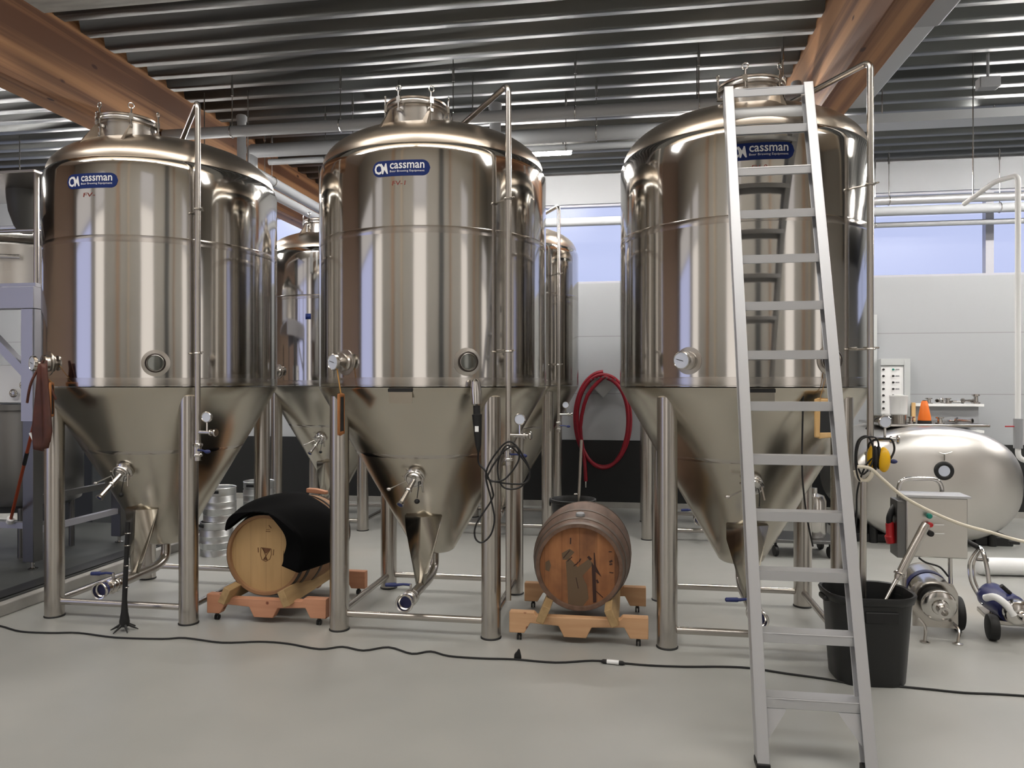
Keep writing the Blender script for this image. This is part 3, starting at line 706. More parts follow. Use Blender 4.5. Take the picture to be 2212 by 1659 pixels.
def cradle(label, x0, x1, yf, yb, m, xl, xr, group):
    t_ = thing('barrel_cradle', label, 'barrel rack', ((x0 + x1) / 2, (yf + yb) / 2, 0), 0, group); w_ = x1 - x0
    for y in (yf, yb):
        h0, h1, h2 = .05, .115, .18
        poly = [(0, h0), (.11 * w_, h0), (.155 * w_, h1), (.36 * w_, h1 - .01), (.40 * w_, h0 - .012), (.56 * w_, h0 - .012), (.60 * w_, h1 - .01), (.83 * w_, h1), (.87 * w_, h0), (w_, h0), (w_, h2), (.82 * w_, h2), (.80 * w_, h2 - .02), (.2 * w_, h2 - .02), (.18 * w_, h2), (0, h2)]
        MB().prism(poly, (x0, y - .03, 0), (1, 0, 0), (0, 0, 1), (0, 1, 0), .06).build('cross_board', m, t_, world=True, bevel=.004)
        for x in (x0 + .06, x1 - .06):
            MB().cyl((x, y, .055), (x, y, .03), .012, 8).cyl((x - .014, y, .018), (x - .004, y, .018), .018, 14).cyl((x + .004, y, .018), (x + .014, y, .018), .018, 14).build('castor', 'black', t_, world=True)
    for x, s in ((xl, -1), (xr, 1)):
        R = Matrix.Rotation(s * math.radians(-24), 3, 'Y')
        MB().box((x, (yf + yb) / 2 - .02, .19), (.05, yb - yf + .16, .11), R).build('rail', 'rail_wood', t_, world=True, bevel=.004)
    return t_
BG = 'oak barrels on wooden cradles'; CG = 'wheeled wooden barrel cradles'
B1 = Vector((-2.455, 4.735, .437)); B2 = Vector((-.318, 4.70, .445))
b1, hd1 = barrel('oak_barrel', 'pale new oak barrel with a burnt crest, half under a black cloth', B1, 'head_new', 'stave_new', 'hoop_dark', BG)
b2, hd2 = barrel('oak_barrel', 'dark stained old oak barrel between the middle and right tanks', B2, 'head_old', 'stave_old', 'hoop_old', BG)
cradle('reddish pine cradle under the pale barrel with the black cloth', -2.83, -1.98, 4.69, 5.42, 'pinered', -2.665, -2.245, CG)
cradle('pale pine cradle under the dark stained barrel', -.745, .11, 4.62, 5.30, 'pine', -.525, -.11, CG)
# burnt crest on the pale head (x right, z up, just proud of the head)
def mark(o, polys, m, y=.0245):
    mb = MB()
    for poly in polys: mb.prism(poly, (0, y, 0), (1, 0, 0), (0, 0, 1), (0, 1, 0), .0018)
    o.data.materials.append(M[m]); k_ = len(o.data.materials) - 1
    bm = bmesh.new(); bm.from_mesh(o.data)
    vs_ = [bm.verts.new(p) for p in mb.v]
    for f in mb.f: bm.faces.new([vs_[i] for i in f]).material_index = k_
    bm.to_mesh(o.data); bm.free()
def seg(a, b_, w_):
    a = Vector((a[0], a[1])); b_ = Vector((b_[0], b_[1])); d = (b_ - a).normalized(); n_ = Vector((-d.y, d.x)) * w_ / 2
    return [tuple(a + n_), tuple(a - n_), tuple(b_ - n_), tuple(b_ + n_)]
crest = []
sh = [(-.036, .045), (.038, .04), (.040, .0), (.030, -.03), (.0, -.048), (-.028, -.036), (-.038, -.005)]
for i in range(len(sh)): crest.append(seg(sh[i], sh[(i + 1) % len(sh)], .004))
crest += [[(-.03, .043), (.036, .038), (.004, .006), (-.008, .01)], seg((-.02, .04), (.012, -.04), .004), seg((.03, .03), (-.018, -.036), .004), [(-.02, -.036), (.014, -.04), (-.001, -.012)],
          seg((-.056, .045), (-.054, .012), .006), seg((.058, .036), (.054, -.004), .005), seg((.0, .158), (.034, .157), .004), seg((.022, .20), (.04, .18), .005), seg((.003, .17), (.03, .17), .003), seg((.128, -.04), (.13, .03), .003)]
mark(hd1, crest, 'burn')
st = [[(-.07, -.24), (.02, -.255), (.06, -.2), (.05, -.12), (.02, -.06), (.09, .02), (.06, .05), (-.01, -.005), (-.06, .05), (-.085, .03), (-.075, -.1)],
      [(-.215, .02), (-.19, .035), (-.18, .0), (-.19, -.04), (-.215, -.03)], [(-.11, .08), (-.06, .11), (-.03, .09), (-.07, .04), (-.105, .04)]]
mark(hd2, st, 'stain_grey', .0248)
st = [[(.088, -.225), (.108, -.22), (.104, -.03), (.14, -.06), (.106, .005), (.098, .09), (.092, .09), (.092, .01), (.078, .03)], seg((.105, -.15), (.15, -.19), .005), seg((.11, -.08), (.12, -.10), .012),
      seg((-.055, .14), (-.054, .18), .008), seg((-.02, -.07), (-.005, -.14), .005), seg((.185, .10), (.205, .10), .006), seg((.19, -.03), (.215, -.032), .006), seg((.19, .035), (.208, .045), .012), seg((.19, .02), (.208, .024), .010),
      seg((-.035, .0), (-.02, .015), .006), seg((-.02, .01), (-.005, .03), .006), seg((0, .03), (.01, .05), .008), seg((-.1, .05), (-.06, .10), .006), seg((-.075, .03), (-.045, .06), .006), seg((.055, .065), (.075, .045), .016)]
mark(hd2, st, 'stain_dark', .0242)
MB().lathe([(0, 0), (.028, 0), (.03, .01), (.026, .02), (0, .022)], (0, .14, .300), (0, -.12, 1), 16).build('bung', 'grey', b2)
# black cloth thrown over the pale barrel
def clothf(u, v):
    th_ = math.radians(146 - 166 * u)                         # from upper left over the top to lower right
    yy = .52 - .55 * min(v / .72, 1.0)                        # back -> front edge
    q = max(0.0, (v - .72) / .28)                             # hanging over the front rim
    base = .272 + .056 * (1 - ((max(yy, 0) - .44) / .44) ** 2)
    r = base + .016 + .006 * math.sin(9 * u + 3 * v) + .004 * math.sin(21 * u + 7 * v)
    over = .125 * max(0, min(1, (u - .40) / .45))
    bump_ = math.exp(-((u - .16) / .16) ** 2)
    r += bump_ * (.05 + .012 * math.sin(v * 9 + u * 20)) * (.35 + .65 * min(1, v * 1.6))
    y2 = yy - .012 * math.sin(14 * u) * min(1, v * 1.3)
    if q > 0:
        r -= (over + .03 * bump_) * q; y2 -= .012 + .010 * math.sin(5 * u)
    return Vector((math.cos(th_) * r, y2, math.sin(th_) * r)) + B1
mb = MB().grid(clothf, 44, 36); tag(mb.build('draped_cloth', 'cloth', None, solid=.012, sharp=70), 'black cloth draped over the top of the pale barrel', 'cloth')
p = B1 + Vector((.08, .62, .335))
tag(MB().prism([(-.06, 0), (.1, -.01), (.1, .012), (.02, .03), (-.06, .034)], p, (1, 0, 0), (0, 0, 1), (0, 1, 0), .05).build('wooden_wedge', 'pinered', None, bevel=.006), 'small orange-brown wooden wedge on top of the pale barrel', 'wedge')

# ------------------------------------------------------------------ kegs
KG = 'small aluminium kegs behind the left barrel'
def keg(loc, label, rz):
    t_ = thing('beer_keg', label, 'keg', loc, rz, KG)
    MB().lathe([(0, .045), (.10, .04), (.135, .055), (.15, .08), (.15, .13), (.154, .137), (.15, .144), (.15, .2), (.154, .207), (.15, .214), (.15, .255), (.135, .285), (.08, .30), (.03, .305), (.03, .32), (0, .32)], seg=36).build('body', 'kegalu', t_)
    mb = MB().lathe([(.143, .275), (.147, .28), (.147, .345), (.151, .352), (.147, .358), (.140, .352), (.140, .28)], seg=36); mb.build('top_chime', 'kegalu', t_)
    MB().lathe([(.143, .07), (.147, .065), (.147, .008), (.15, .002), (.143, 0), (.139, .006), (.139, .065)], seg=36).build('bottom_chime', 'kegalu', t_)
    for a in (0.6, 3.7): MB().box((math.cos(a) * .147, math.sin(a) * .147, .318), (.012, .085, .03), Matrix.Rotation(a, 3, 'Z')).build('grip_hole', 'black', t_, bevel=.004)
    t_.scale = (1, 1, .88); return t_
p = F(468, 1196); q = F(545, 1182)
keg((p.x, p.y, 0), 'silver keg standing on the floor right of the left tank, lower of two', .4)
keg((p.x + .02, p.y + .02, .316), 'silver keg stacked on top beside the left tank cone, dented side', 1.2)
keg((q.x, q.y + .15, 0), 'silver keg on the floor behind the pale barrel, second from the tank', 2.2)
keg((q.x - .02, q.y + .17, .316), 'silver keg stacked highest, just above the pale barrel', .9)

# ------------------------------------------------------------------ small things around the tanks
def rel(T, v): return Vector(T) + Vector(v)
# apron + pole + boards
tp = rel(T1, loc_a(-20, .885, 1.70))
def apr(u, v):
    w_ = (.045 + .10 * min(1, v * 1.3)) * (1 - .35 * max(0, v - .75) / .25)
    x = (u - .5) * 2 * w_; d = loc_a(-20, 1, 0); s_ = Vector((-d.y, d.x, 0))
    f = .018 * math.sin(u * 9) * (.3 + v)
    return tp + s_ * (x * .75 + .03) + d * (.012 + f + .03 * math.sin(u * PI)) + Vector((0, 0, .03 - .56 * v + .05 * (v > .9) * abs(u - .5)))
t_ = thing('leather_apron', 'brown leather apron hanging folded from the left tank thermometer', 'apron', tp)
MB().grid(apr, 20, 18).build('apron_body', 'leather', t_, world=True, solid=.008, sharp=80)
mb = MB()
for (a, b_) in (((.0, .0, .05), (-.10, -.02, -.22)), ((.02, 0, .05), (.10, -.01, -.20))):
    mb.tube(smooth_path([tp + Vector(a), tp + (Vector(a) + Vector(b_)) / 2 + Vector((0, -.03, 0)), tp + Vector(b_)], 5), .008, 8)
mb.build('strap', 'leather', t_, world=True)
MB().bar(W(66, 935, 5.35) , W(76, 955, 5.35), .025, .012).bar(W(92, 806, 5.3), W(98, 812, 5.3), .02, .012).build('buckle', 'white', t_, world=True)
a, b_ = W(92, 840, 5.2), Y(22, 1127, 5.345)
t_ = thing('thin_pole', 'thin orange-brown pole leaning left of the apron', 'pole', b_)
MB().tube([b_, b_.lerp(a, .45), a], .012, 10).build('shaft', 'pole', t_, world=True)
MB().tube([b_.lerp(a, .47), b_.lerp(a, .56)], .0145, 10).build('grip', 'rubber', t_, world=True)
MB().tube([b_ - Vector((0, 0, .002)), b_.lerp(a, .03)], .03, 10).build('tip', 'white', t_, world=True)

def board(T, deg, r, z, w_, h_, label, mfr, faceang):
    o_ = rel(T, loc_a(deg, r, z)); d = loc_a(faceang, 1, 0); s_ = Vector((-d.y, d.x, 0)); fw = w_ * .17
    t_ = thing('chalkboard', label, 'chalkboard', o_, 0, 'small framed chalkboards on the tanks'); mb = MB(); up = Vector((0, 0, 1))
    R = Matrix((s_, d, up)).transposed()
    for x in (-1, 1): mb.box(s_ * x * (w_ / 2 - fw / 2), (fw, .014, h_), R)
    for q_ in (-1, 1): mb.box(up * q_ * (h_ / 2 - fw / 2), (w_ - 2 * fw, .014, fw), R)
    mb.build('frame', mfr, t_, bevel=.006); MB().box((0, 0, 0), (w_ - 1.8 * fw, .008, h_ - 1.8 * fw), R).build('slate', 'board', t_)
    return t_, o_
t_, o_ = board(T3, 26, .83, 1.41, .165, .215, 'light wood framed chalkboard hanging low on the ladder tank', 'framewood', 20)
MB().tube([o_ + Vector((-.04, .02, .1)), rel(T3, loc_a(27, .81, 1.66)), o_ + Vector((.04, .02, .1))], .002, 6).build('string', 'string', t_, world=True)
t_, o_ = board(T2, -26, .868, 1.415, .12, .25, 'brown framed chalkboard seen edge-on under the middle tank thermometer', 'brownframe', -85)
MB().tube([o_ + Vector((0, 0, .12)), rel(T2, loc_a(-28.5, .868, 1.70))], .004, 6).build('string', 'string', t_, world=True)
t_, o_ = board(T1, -16, .87, 1.50, .10, .22, 'narrow framed chalkboard hanging behind the brown apron', 'brownframe', -60)
MB().tube([o_ + Vector((0, 0, .11)), rel(T1, loc_a(-27, .87, 1.72))], .003, 6).build('string', 'string', t_, world=True)
# inspection lamp of the middle tank
o_ = rel(T2, loc_a(32, .85, 1.57)); ax = Vector((.05, -.02, -1)).normalized()
t_ = thing('inspection_lamp', 'inspection lamp with clear lens and black handle below the middle tank sight glass', 'work lamp', o_)
MB().tube([o_ - ax * .06, o_ - ax * .045, o_ + ax * .02, o_ + ax * .09, o_ + ax * .10], [.012, .028, .036, .032, .022], 18).build('lens', 'chrome', t_, world=True)
MB().tube([o_ + ax * .095, o_ + ax * .15, o_ + ax * .155, o_ + ax * .17, o_ + ax * .27, o_ + ax * .34, o_ + ax * .38], [.022, .022, .032, .03, .024, .018, .008], 16).build('handle_grip', 'rubber', t_, world=True)
MB().box(o_ + ax * .24 + Vector((0, -.024, 0)), (.022, .006, .034)).build('tag', 'white', t_, world=True)
cb = [o_ + ax * .37, W(1034, 1000, 4.52), W(1050, 1020, 4.5), W(1064, 1060, 4.48), W(1062, 1080, 4.48), W(1030, 1130, 4.46), W(1026, 1160, 4.46), W(1040, 1172, 4.46), W(1060, 1155, 4.46), W(1068, 1120, 4.46), W(1060, 1075, 4.47), W(1050, 1020, 4.46), W(1080, 968, 4.45), W(1105, 955, 4.44), W(1130, 985, 4.45), W(1145, 1025, 4.46), W(1120, 1054, 4.45), W(1085, 1050, 4.44), W(1075, 1005, 4.44), W(1095, 962, 4.43), W(1128, 990, 4.44), W(1145, 1020, 4.45), W(1130, 1045, 4.45), W(1060, 1038, 4.44), W(1058, 1018, 4.43), W(1088, 975, 4.43), W(1115, 965, 4.42), W(1120, 995, 4.43), W(1090, 1035, 4.43), W(1060, 1040, 4.43)]
MB().tube(smooth_path(cb, 6), .0055, 8).build('cable', 'cord', t_, world=True)
# inspection lamp of the ladder tank
a, b_ = W(1706, 236, 4.36), W(1734, 362, 4.25)
t_ = thing('inspection_lamp', 'white and black tube lamp hanging behind the ladder top', 'work lamp', a)
MB().tube([a, a.lerp(b_, .12)], [.012, .02], 14).build('hook', 'rubber', t_, world=True)
MB().tube([a.lerp(b_, .12), a.lerp(b_, .66)], .021, 16).build('barrel', 'white', t_, world=True)
MB().tube([a.lerp(b_, .66), b_], [.024, .022], 16).build('handle_grip', 'rubber', t_, world=True)
MB().tube(smooth_path([b_, W(1737, 450, 4.22), W(1736, 600, 4.22), W(1737, 760, 4.2), W(1734, 900, 4.2), W(1733, 1020, 4.2), W(1742, 1110, 4.25), W(1756, 1180, 4.3)], 6), .005, 8).build('cable', 'cord', t_, world=True)
# hanger of that lamp: a wire up to the manway
MB().tube([a, rel(T3, NC + Vector((.12, -.17, 3.35)))], .003, 6).build('hanger_wire', 'cord', t_, world=True)

# thin black stand with claw feet in front of the left tank
p = F(269, 1362)
t_ = thing('claw_stand', 'thin black stand with splayed claw feet before the left tank', 'stand', p)
MB().tube([p + Vector((0, 0, z)) for z in (.03, .06, .12, .2)], [.03, .032, .022, .016], 14).tube([p + Vector((0, 0, .2)), p + Vector((.01, .02, .70))], [.016, .014], 12).build('post', 'rubber', t_, world=True)
for z in (.13, .28, .42, .55, .63): MB().ring(p + Vector((.01 * z / .7, .02 * z / .7, z)), .016, .003, (0, 0, 1), 16, 6).build('ring', 'chrome', t_, world=True)
for k_ in range(6):
    a = k_ * PI / 3 + .3; d = Vector((math.cos(a), math.sin(a), 0))
    MB().tube(smooth_path([p + Vector((0, 0, .06)), p + d * .03 + Vector((0, 0, .035)), p + d * .085 + Vector((0, 0, .006))], 4), [.016 - .013 * i / 8 for i in range(9)], 8).build('claw', 'rubber', t_, world=True)

# floor cable
cpts = [(-60, 1342), (0, 1352), (45, 1364), (110, 1367), (170, 1367), (250, 1377), (350, 1380), (400, 1378), (480, 1388), (560, 1386), (620, 1390), (690, 1402), (740, 1397), (785, 1405), (840, 1398), (890, 1412), (930, 1407), (970, 1417), (1040, 1422), (1110, 1424), (1200, 1431), (1280, 1427), (1330, 1431), (1400, 1437), (1480, 1440), (1560, 1440), (1620, 1443), (1700, 1455), (1780, 1466), (1850, 1478), (1930, 1482), (2000, 1488), (2080, 1496), (2150, 1499), (2212, 1503), (2300, 1510)]
t_ = thing('extension_cord', 'long black cable running across the floor in front of the tanks', 'cord', F(1110, 1424))
MB().tube(smooth_path([F(a, b_, .006) for a, b_ in cpts], 4), .006, 8).build('cable', 'cord', t_, world=True)
a, b_ = F(1298, 1428, .012), F(1350, 1433, .012)
MB().tube([a, a.lerp(b_, .1), a.lerp(b_, .9), b_], [.006, .012, .012, .006], 10).build('coupling', 'rubber', t_, world=True)
MB().tube([a.lerp(b_, .25) + Vector((0, -.004, .003)), a.lerp(b_, .75) + Vector((0, -.004, .003))], .0125, 10).build('coupling_label', 'white', t_, world=True)
p = F(1118, 1424, 0)
tag(MB().prism([(-.02, 0), (.022, 0), (.02, .02), (.012, .055), (.004, .06), (-.004, .045), (-.018, .03)], p + Vector((0, -.015, 0)), (1, 0, 0), (0, 0, 1), (0, 1, 0), .03).build('black_clip', 'rubber', None, bevel=.005), 'small black plastic clip standing on the floor cable', 'clip')

# ------------------------------------------------------------------ hose on the back wall, bucket
c = Y(1303, 905, YB - .07); t_ = thing('red_hose', 'dark red hose coiled over a bracket on the back wall', 'hose', c)
mb = MB(); pts = []
for k_ in range(2 * 28 + 1):
    a = PI / 2 + k_ / 28 * 2 * PI; i = k_ / 56
    pts.append(c + Vector((math.cos(a) * (.37 - .06 * i), -.01 - .07 * i, math.sin(a) * (.61 - .05 * math.sin(a) * i - .03 * i))))
pts += [c + Vector((-.20, -.07, .3)), c + Vector((-.29, -.06, -.1)), c + Vector((-.24, -.06, -.5)), c + Vector((-.22, -.06, -.8))]
MB().tube(smooth_path(pts, 3), .024, 12).build('coil', 'redhose', t_, world=True)
e_ = c + Vector((-.22, -.06, -.8)); MB().tube([e_, e_ + Vector((0, 0, -.08))], .012, 10).build('nozzle', 'chrome', t_, world=True)
q = Y(1303, 826, YB - .06)
t_ = thing('hose_bracket', 'grey pointed wall bracket carrying the red hose', 'bracket', q)
MB().prism([(-.22, .03), (-.1, .10), (.1, .10), (.22, .03), (0, -.2)], q, (1, 0, 0), (0, 0, 1), (0, 1, 0), .05).build('plate', 'cabinet', t_, world=True)
for i in range(7): MB().cyl(q + Vector((-.15 + i * .05, -.12, .07 - abs(i - 3) * .012)), q + Vector((-.15 + i * .05, .02, .07 - abs(i - 3) * .012)), .012, 8).build('peg', 'darksteel', t_, world=True)
p = W(1238, 1090, 6.15); p.z = 0; h = 1.6 - (1080 - 829.5) / FPX * 6.15
t_ = thing('black_bucket', 'black bucket standing behind the dark stained barrel', 'bucket', p)
MB().lathe([(0, 0), (.13, 0), (.175, h - .02), (.19, h - .015), (.19, h + .01), (.178, h + .012), (.166, h - .02), (.125, .02), (0, .02)], seg=36).build('body', 'black', t_)
MB().ring((-.19, 0, h - .02), .03, .006, (1, 0, 0), 16, 6).build('ear', 'black', t_)
a = W(1243, 1084, 6.12); a.z = .03
tag(MB().tube([a, W(1256, 950, 6.2)], .012, 12).sphere(W(1244, 1068, 6.13), .018, (1, 1, .6)).build('stirring_rod', 'steel', None), 'thin pale steel rod standing in the black bucket', 'rod')

# ------------------------------------------------------------------ bin with paddle and pole
bc = Vector((1.275, 4.325, 0)); t_ = thing('waste_bin', 'black plastic bin behind the ladder foot', 'bin', bc, math.radians(4))
def rrect(w_, d_, r, n_=5):
    out = []
    for cx, cy, a0 in ((w_ / 2 - r, d_ / 2 - r, 0), (-w_ / 2 + r, d_ / 2 - r, 90), (-w_ / 2 + r, -d_ / 2 + r, 180), (w_ / 2 - r, -d_ / 2 + r, 270)):
        for k_ in range(n_ + 1):
            a = math.radians(a0 + 90 * k_ / n_); out.append((cx + r * math.cos(a), cy + r * math.sin(a)))
    return out
def loft(rings):
    mb = MB(); k_ = len(rings[0][1]); vs = []; fs = []
    for z, rg in rings: vs += [(x, y, z) for x, y in rg]
    for i in range(len(rings) - 1):
        for j in range(k_): fs.append((i * k_ + j, i * k_ + (j + 1) % k_, (i + 1) * k_ + (j + 1) % k_, (i + 1) * k_ + j))
    return mb.add(vs, fs)
bw, bd, bh = .44, .36, .48
r_ = [(0.02, rrect(.02, .02, .005)), (0.0, rrect(.35, .285, .1)), (.012, rrect(.365, .30, .11)), (bh - .05, rrect(.425, .345, .13)), (bh - .045, rrect(.445, .365, .135)), (bh - .008, rrect(.47, .385, .145)), (bh, rrect(.462, .378, .142)),
      (bh - .004, rrect(.435, .35, .13)), (.02, rrect(.34, .28, .1)), (.018, rrect(.02, .02, .005))]
loft(r_).build('body', 'black', t_, sharp=50)
MB().bx((-.07, -.182, bh - .135), (.10, -.165, bh - .075)).build('grip_recess', 'rubber', t_, bevel=.006)
MB().bx((-.19, -.05, bh - .06), (-.24, .05, bh - .03)).build('side_grip', 'black', t_, bevel=.01)
a, b_ = W(1838, 1345, 4.08), W(2000, 1132, 4.25); a.z = .05
t_ = thing('steel_paddle', 'stainless paddle tool leaning out of the black bin to the right', 'paddle', a)
MB().tube([a, a.lerp(b_, .62)], .013, 14).build('shaft', 'chrome', t_, world=True)
MB().tube([a.lerp(b_, .60), a.lerp(b_, .62), a.lerp(b_, .97), b_], [.013, .021, .025, .022], 16).ring(a.lerp(b_, .64), .026, .007, (b_ - a), 18, 8).build('handle_grip', 'steel', t_, world=True)
MB().tube([a.lerp(b_, .66), a.lerp(b_, .66) + Vector((-.03, -.01, 0))], .008, 8).build('side_pin', 'chrome', t_, world=True)
a, b_ = W(1862, 1330, 4.15), W(1866, 1040, 4.15); a.z = .03
t_ = thing('bin_pole', 'upright steel pole with forked pale top standing in the black bin', 'pole', a)
MB().tube([a, b_], .018, 14).build('shaft', 'steel', t_, world=True)
MB().tube(smooth_path([b_ + Vector((-.045, 0, .06)), b_ + Vector((-.03, 0, .02)), b_, b_ + Vector((.03, 0, .02)), b_ + Vector((.05, 0, .06))], 4), .012, 10).build('fork', 'cream', t_, world=True)
t_ = tag(MB().tube(smooth_path([W(1852, 1008, 4.12), W(1880, 1012, 4.1), W(1905, 1034, 4.1), W(1950, 1072, 4.12), W(2010, 1105, 4.16), W(2075, 1132, 4.2), W(2140, 1150, 4.25), W(2212, 1170, 4.3), W(2330, 1190, 4.4), W(2420, 1300, 4.45), F(2460, 1440, .012)], 6), .0095, 10).build('cream_hose', 'cream', None), 'cream hose sagging rightwards from the ladder tank valve', 'hose')
# ear muffs and cables on the ladder tank's valve
p = W(1905, 985, 4.15)
t_ = thing('ear_muffs', 'yellow and black ear muffs hanging on the right tank valve', 'ear muffs', p)
MB().sphere(W(1909, 993, 4.13), .07, (.48, .55, 1), 20, 12).build('ear_cup', 'yellow', t_, world=True)
MB().sphere(W(1884, 988, 4.17), .064, (.42, .55, 1), 20, 12).build('ear_cup', 'yellow', t_, world=True)
for px_, dx in ((1898, 0), (1890, 0)): MB().sphere(W(px_, 988, 4.145), .066, (.26, .5, 1), 18, 12).build('cushion', 'rubber', t_, world=True)
MB().tube(smooth_path([W(1913, 1000, 4.12), W(1924, 990, 4.12), W(1932, 970, 4.12), W(1926, 950, 4.12), W(1912, 948, 4.14), W(1890, 950, 4.16), W(1876, 962, 4.2), W(1882, 985, 4.21)], 5), .006, 8).build('headband', 'rubber', t_, world=True)
t_ = tag(MB().tube(smooth_path([W(1893, 1012, 4.2), W(1860, 1040, 4.15), W(1848, 1000, 4.14), W(1852, 955, 4.14), W(1872, 942, 4.13), W(1886, 965, 4.13), W(1884, 1000, 4.13), W(1862, 1025, 4.13), W(1850, 990, 4.12), W(1860, 950, 4.12), W(1890, 945, 4.12), W(1898, 965, 4.14), W(1888, 985, 4.14), W(1868, 1010, 4.16), W(1852, 1060, 4.18), W(1850, 1120, 4.2), W(1842, 1180, 4.2), W(1835, 1215, 4.22)], 6), .005, 8).build('hanging_cable', 'cord', None), 'black cable looped around the ladder tank valve, left of ear muffs', 'cord')

# ------------------------------------------------------------------ control box pump cart
t_ = thing('pump_cart', 'wheeled steel pump with a beige control box and hoop handle', 'pump', F(2025, 1385))
pc = lambda x, y, z: W(x, y, z)
cb = W(2014, 1135, 4.85); R = Matrix.Rotation(math.radians(-3), 3, 'Z')
bx_ = MB().box(cb, (.36, .17, .385), R).build('control_box', 'milk', t_, world=True, bevel=.008)
MB().box(cb + Vector((0, -.005, .20)), (.385, .20, .014), R).build('box_lid', 'alu', t_, world=True)
MB().box(cb + Vector((-.20, .02, -.02)), (.06, .16, .37), R).build('side_panel', 'darksteel', t_, world=True, bevel=.004)
for (x, y, m_, r_) in ((2008, 1115, 'green', .017), (2010, 1134, 'red', .016), (2011, 1153, 'rubber', .019)):
    q = W(x, y, 4.74); o_ = MB().lathe([(0, .026), (r_ * .8, .026), (r_, .018), (r_, .0), (0, 0)], q + Vector((0, .015, 0)), (0, -1, 0), 18).build('button', m_, t_, world=True)
    MB().box(q + Vector((.055, .013, 0)), (.06, .003, .006)).build('button_legend', 'lettering', t_, world=True)
MB().tube(fillet([W(1945, 1150, 4.98), W(1940, 1034, 4.98), W(2034, 1034, 4.98), W(2037, 1150, 4.98)], .08, 6), .014, 12).build('hoop_handle', 'chrome', t_, world=True)
for a, b_ in (((1956, 1200), (1950, 1330)), ((2052, 1200), (2054, 1330))): MB().tube([W(a[0], a[1] - 8, 4.86), W(b_[0], b_[1], 4.86)], .014, 10).build('post', 'chrome', t_, world=True)
ma, mb_ = W(1985, 1250, 5.05), W(2030, 1310, 4.62); d = (mb_ - ma).normalized(); L = (mb_ - ma).length
MB().lathe([(0, -.03), (.10, -.02), (.122, .02), (.124, .06), (.124, L * .62), (.13, L * .63), (.13, L * .8), (0, L * .8)], ma, d, 32).build('motor', 'chrome', t_, world=True)
MB().lathe([(.126, L * .36), (.1275, L * .36), (.1275, L * .46), (.126, L * .46)], ma, d, 32).build('blue_band', 'navy', t_, world=True)
MB().lathe([(0, 0), (.07, 0), (.078, .02), (.075, .05), (0, .05)], ma + d * L * .8, d, 28).build('seal_ring', 'rubber', t_, world=True)
MB().lathe([(0, .05), (.095, .05), (.1, .06), (.1, .085), (.09, .095), (.05, .10), (.045, .11), (.03, .115), (.026, .17), (.034, .175), (.035, .185), (.027, .188), (.02, .186), (.02, .13), (0, .13)], ma + d * L * .8, d, 32).build('pump_head', 'chrome', t_, world=True)
pl_ = ma + d * L * .78
MB().prism([(-.13, -.17), (.13, -.17), (.13, -.02), (.09, .03), (.12, .09), (.1, .11), (-.1, .11), (-.13, .05)], pl_, Vector((d.y * -1, d.x, 0)).normalized() * -1, (0, 0, 1), d, .008).build('front_plate', 'steel', t_, world=True)
for (x0, y0, x1, y1) in ((1984, 1335, 1998, 1388), (2058, 1345, 2069, 1392)):
    f_ = F(x1, y1); a = W(x0, y0, 4.66)
    MB().tube(smooth_path([a, a.lerp(f_, .5) + Vector((.02, 0, .02)), f_ + Vector((0, 0, .012))], 4), .01, 8).lathe([(0, 0), (.03, 0), (.03, .008), (.01, .014)], f_, seg=16).build('foot', 'chrome', t_, world=True)
wc = F(2086, 1374) + Vector((0, .12, .11)); MB().lathe([(0, -.02), (.07, -.02), (.075, -.024), (.105, -.022), (.11, -.012), (.11, .012), (.105, .022), (.075, .024), (.07, .02), (0, .02)], wc, (1, -.1, 0), 32).build('wheel', 'rubber', t_, world=True)
MB().cyl(wc + Vector((-.2, .02, 0)), wc, .012, 10).build('axle', 'chrome', t_, world=True)
MB().tube(smooth_path([W(1985, 1205, 4.8), W(2000, 1215, 4.75), W(2030, 1225, 4.75), W(2048, 1245, 4.8)], 5), .006, 8).build('cable', 'cord', t_, world=True)
# red nozzle with black hose beside the box
t_ = thing('spray_nozzle', 'red grip with curved black hose left of the control box', 'nozzle', W(1925, 1185, 4.9))
MB().tube(smooth_path([W(1948, 1088, 4.95), W(1932, 1095, 4.92), W(1922, 1115, 4.9), W(1921, 1130, 4.9)], 5), [.02] * 16, 12).build('hose', 'rubber', t_, world=True)
MB().tube([W(1921, 1128, 4.9), W(1922, 1130, 4.9), W(1923, 1155, 4.9), W(1922, 1158, 4.9), W(1925, 1172, 4.9)], [.02, .026, .026, .032, .03], 14).build('grip', 'red', t_, world=True)
MB().tube([W(1936, 1140, 4.9), W(1948, 1144, 4.95)], .007, 8).build('lever', 'rubber', t_, world=True)
# blue pump at the far right
bb = F(2190, 1385); t_ = thing('transfer_pump', 'dark blue motor pump on a low wheeled steel tray at right edge', 'pump', bb)
o_ = W(2195, 1340, 4.75)
MB().box(o_ + Vector((.12, .05, -.0)), (.55, .3, .03), Matrix.Rotation(math.radians(-8), 3, 'Z')).build('tray', 'steel', t_, world=True, bevel=.005)
for (x, y) in ((2152, 1388),): 
    f_ = F(x, y); MB().lathe([(0, -.03), (.05, -.03), (.075, -.026), (.08, -.015), (.08, .015), (.075, .026), (.05, .03), (0, .03)], f_ + Vector((0, .05, .08)), (1, -.15, 0), 28).build('wheel', 'rubber', t_, world=True)
    MB().lathe([(0, -.03), (.05, -.03), (.075, -.026), (.08, -.015), (.08, .015), (.075, .026), (.05, .03), (0, .03)], f_ + Vector((.42, .0, .08)), (1, -.15, 0), 28).build('wheel', 'rubber', t_, world=True)
a, b_ = W(2128, 1278, 4.95), W(2205, 1328, 4.6); d = (b_ - a).normalized()
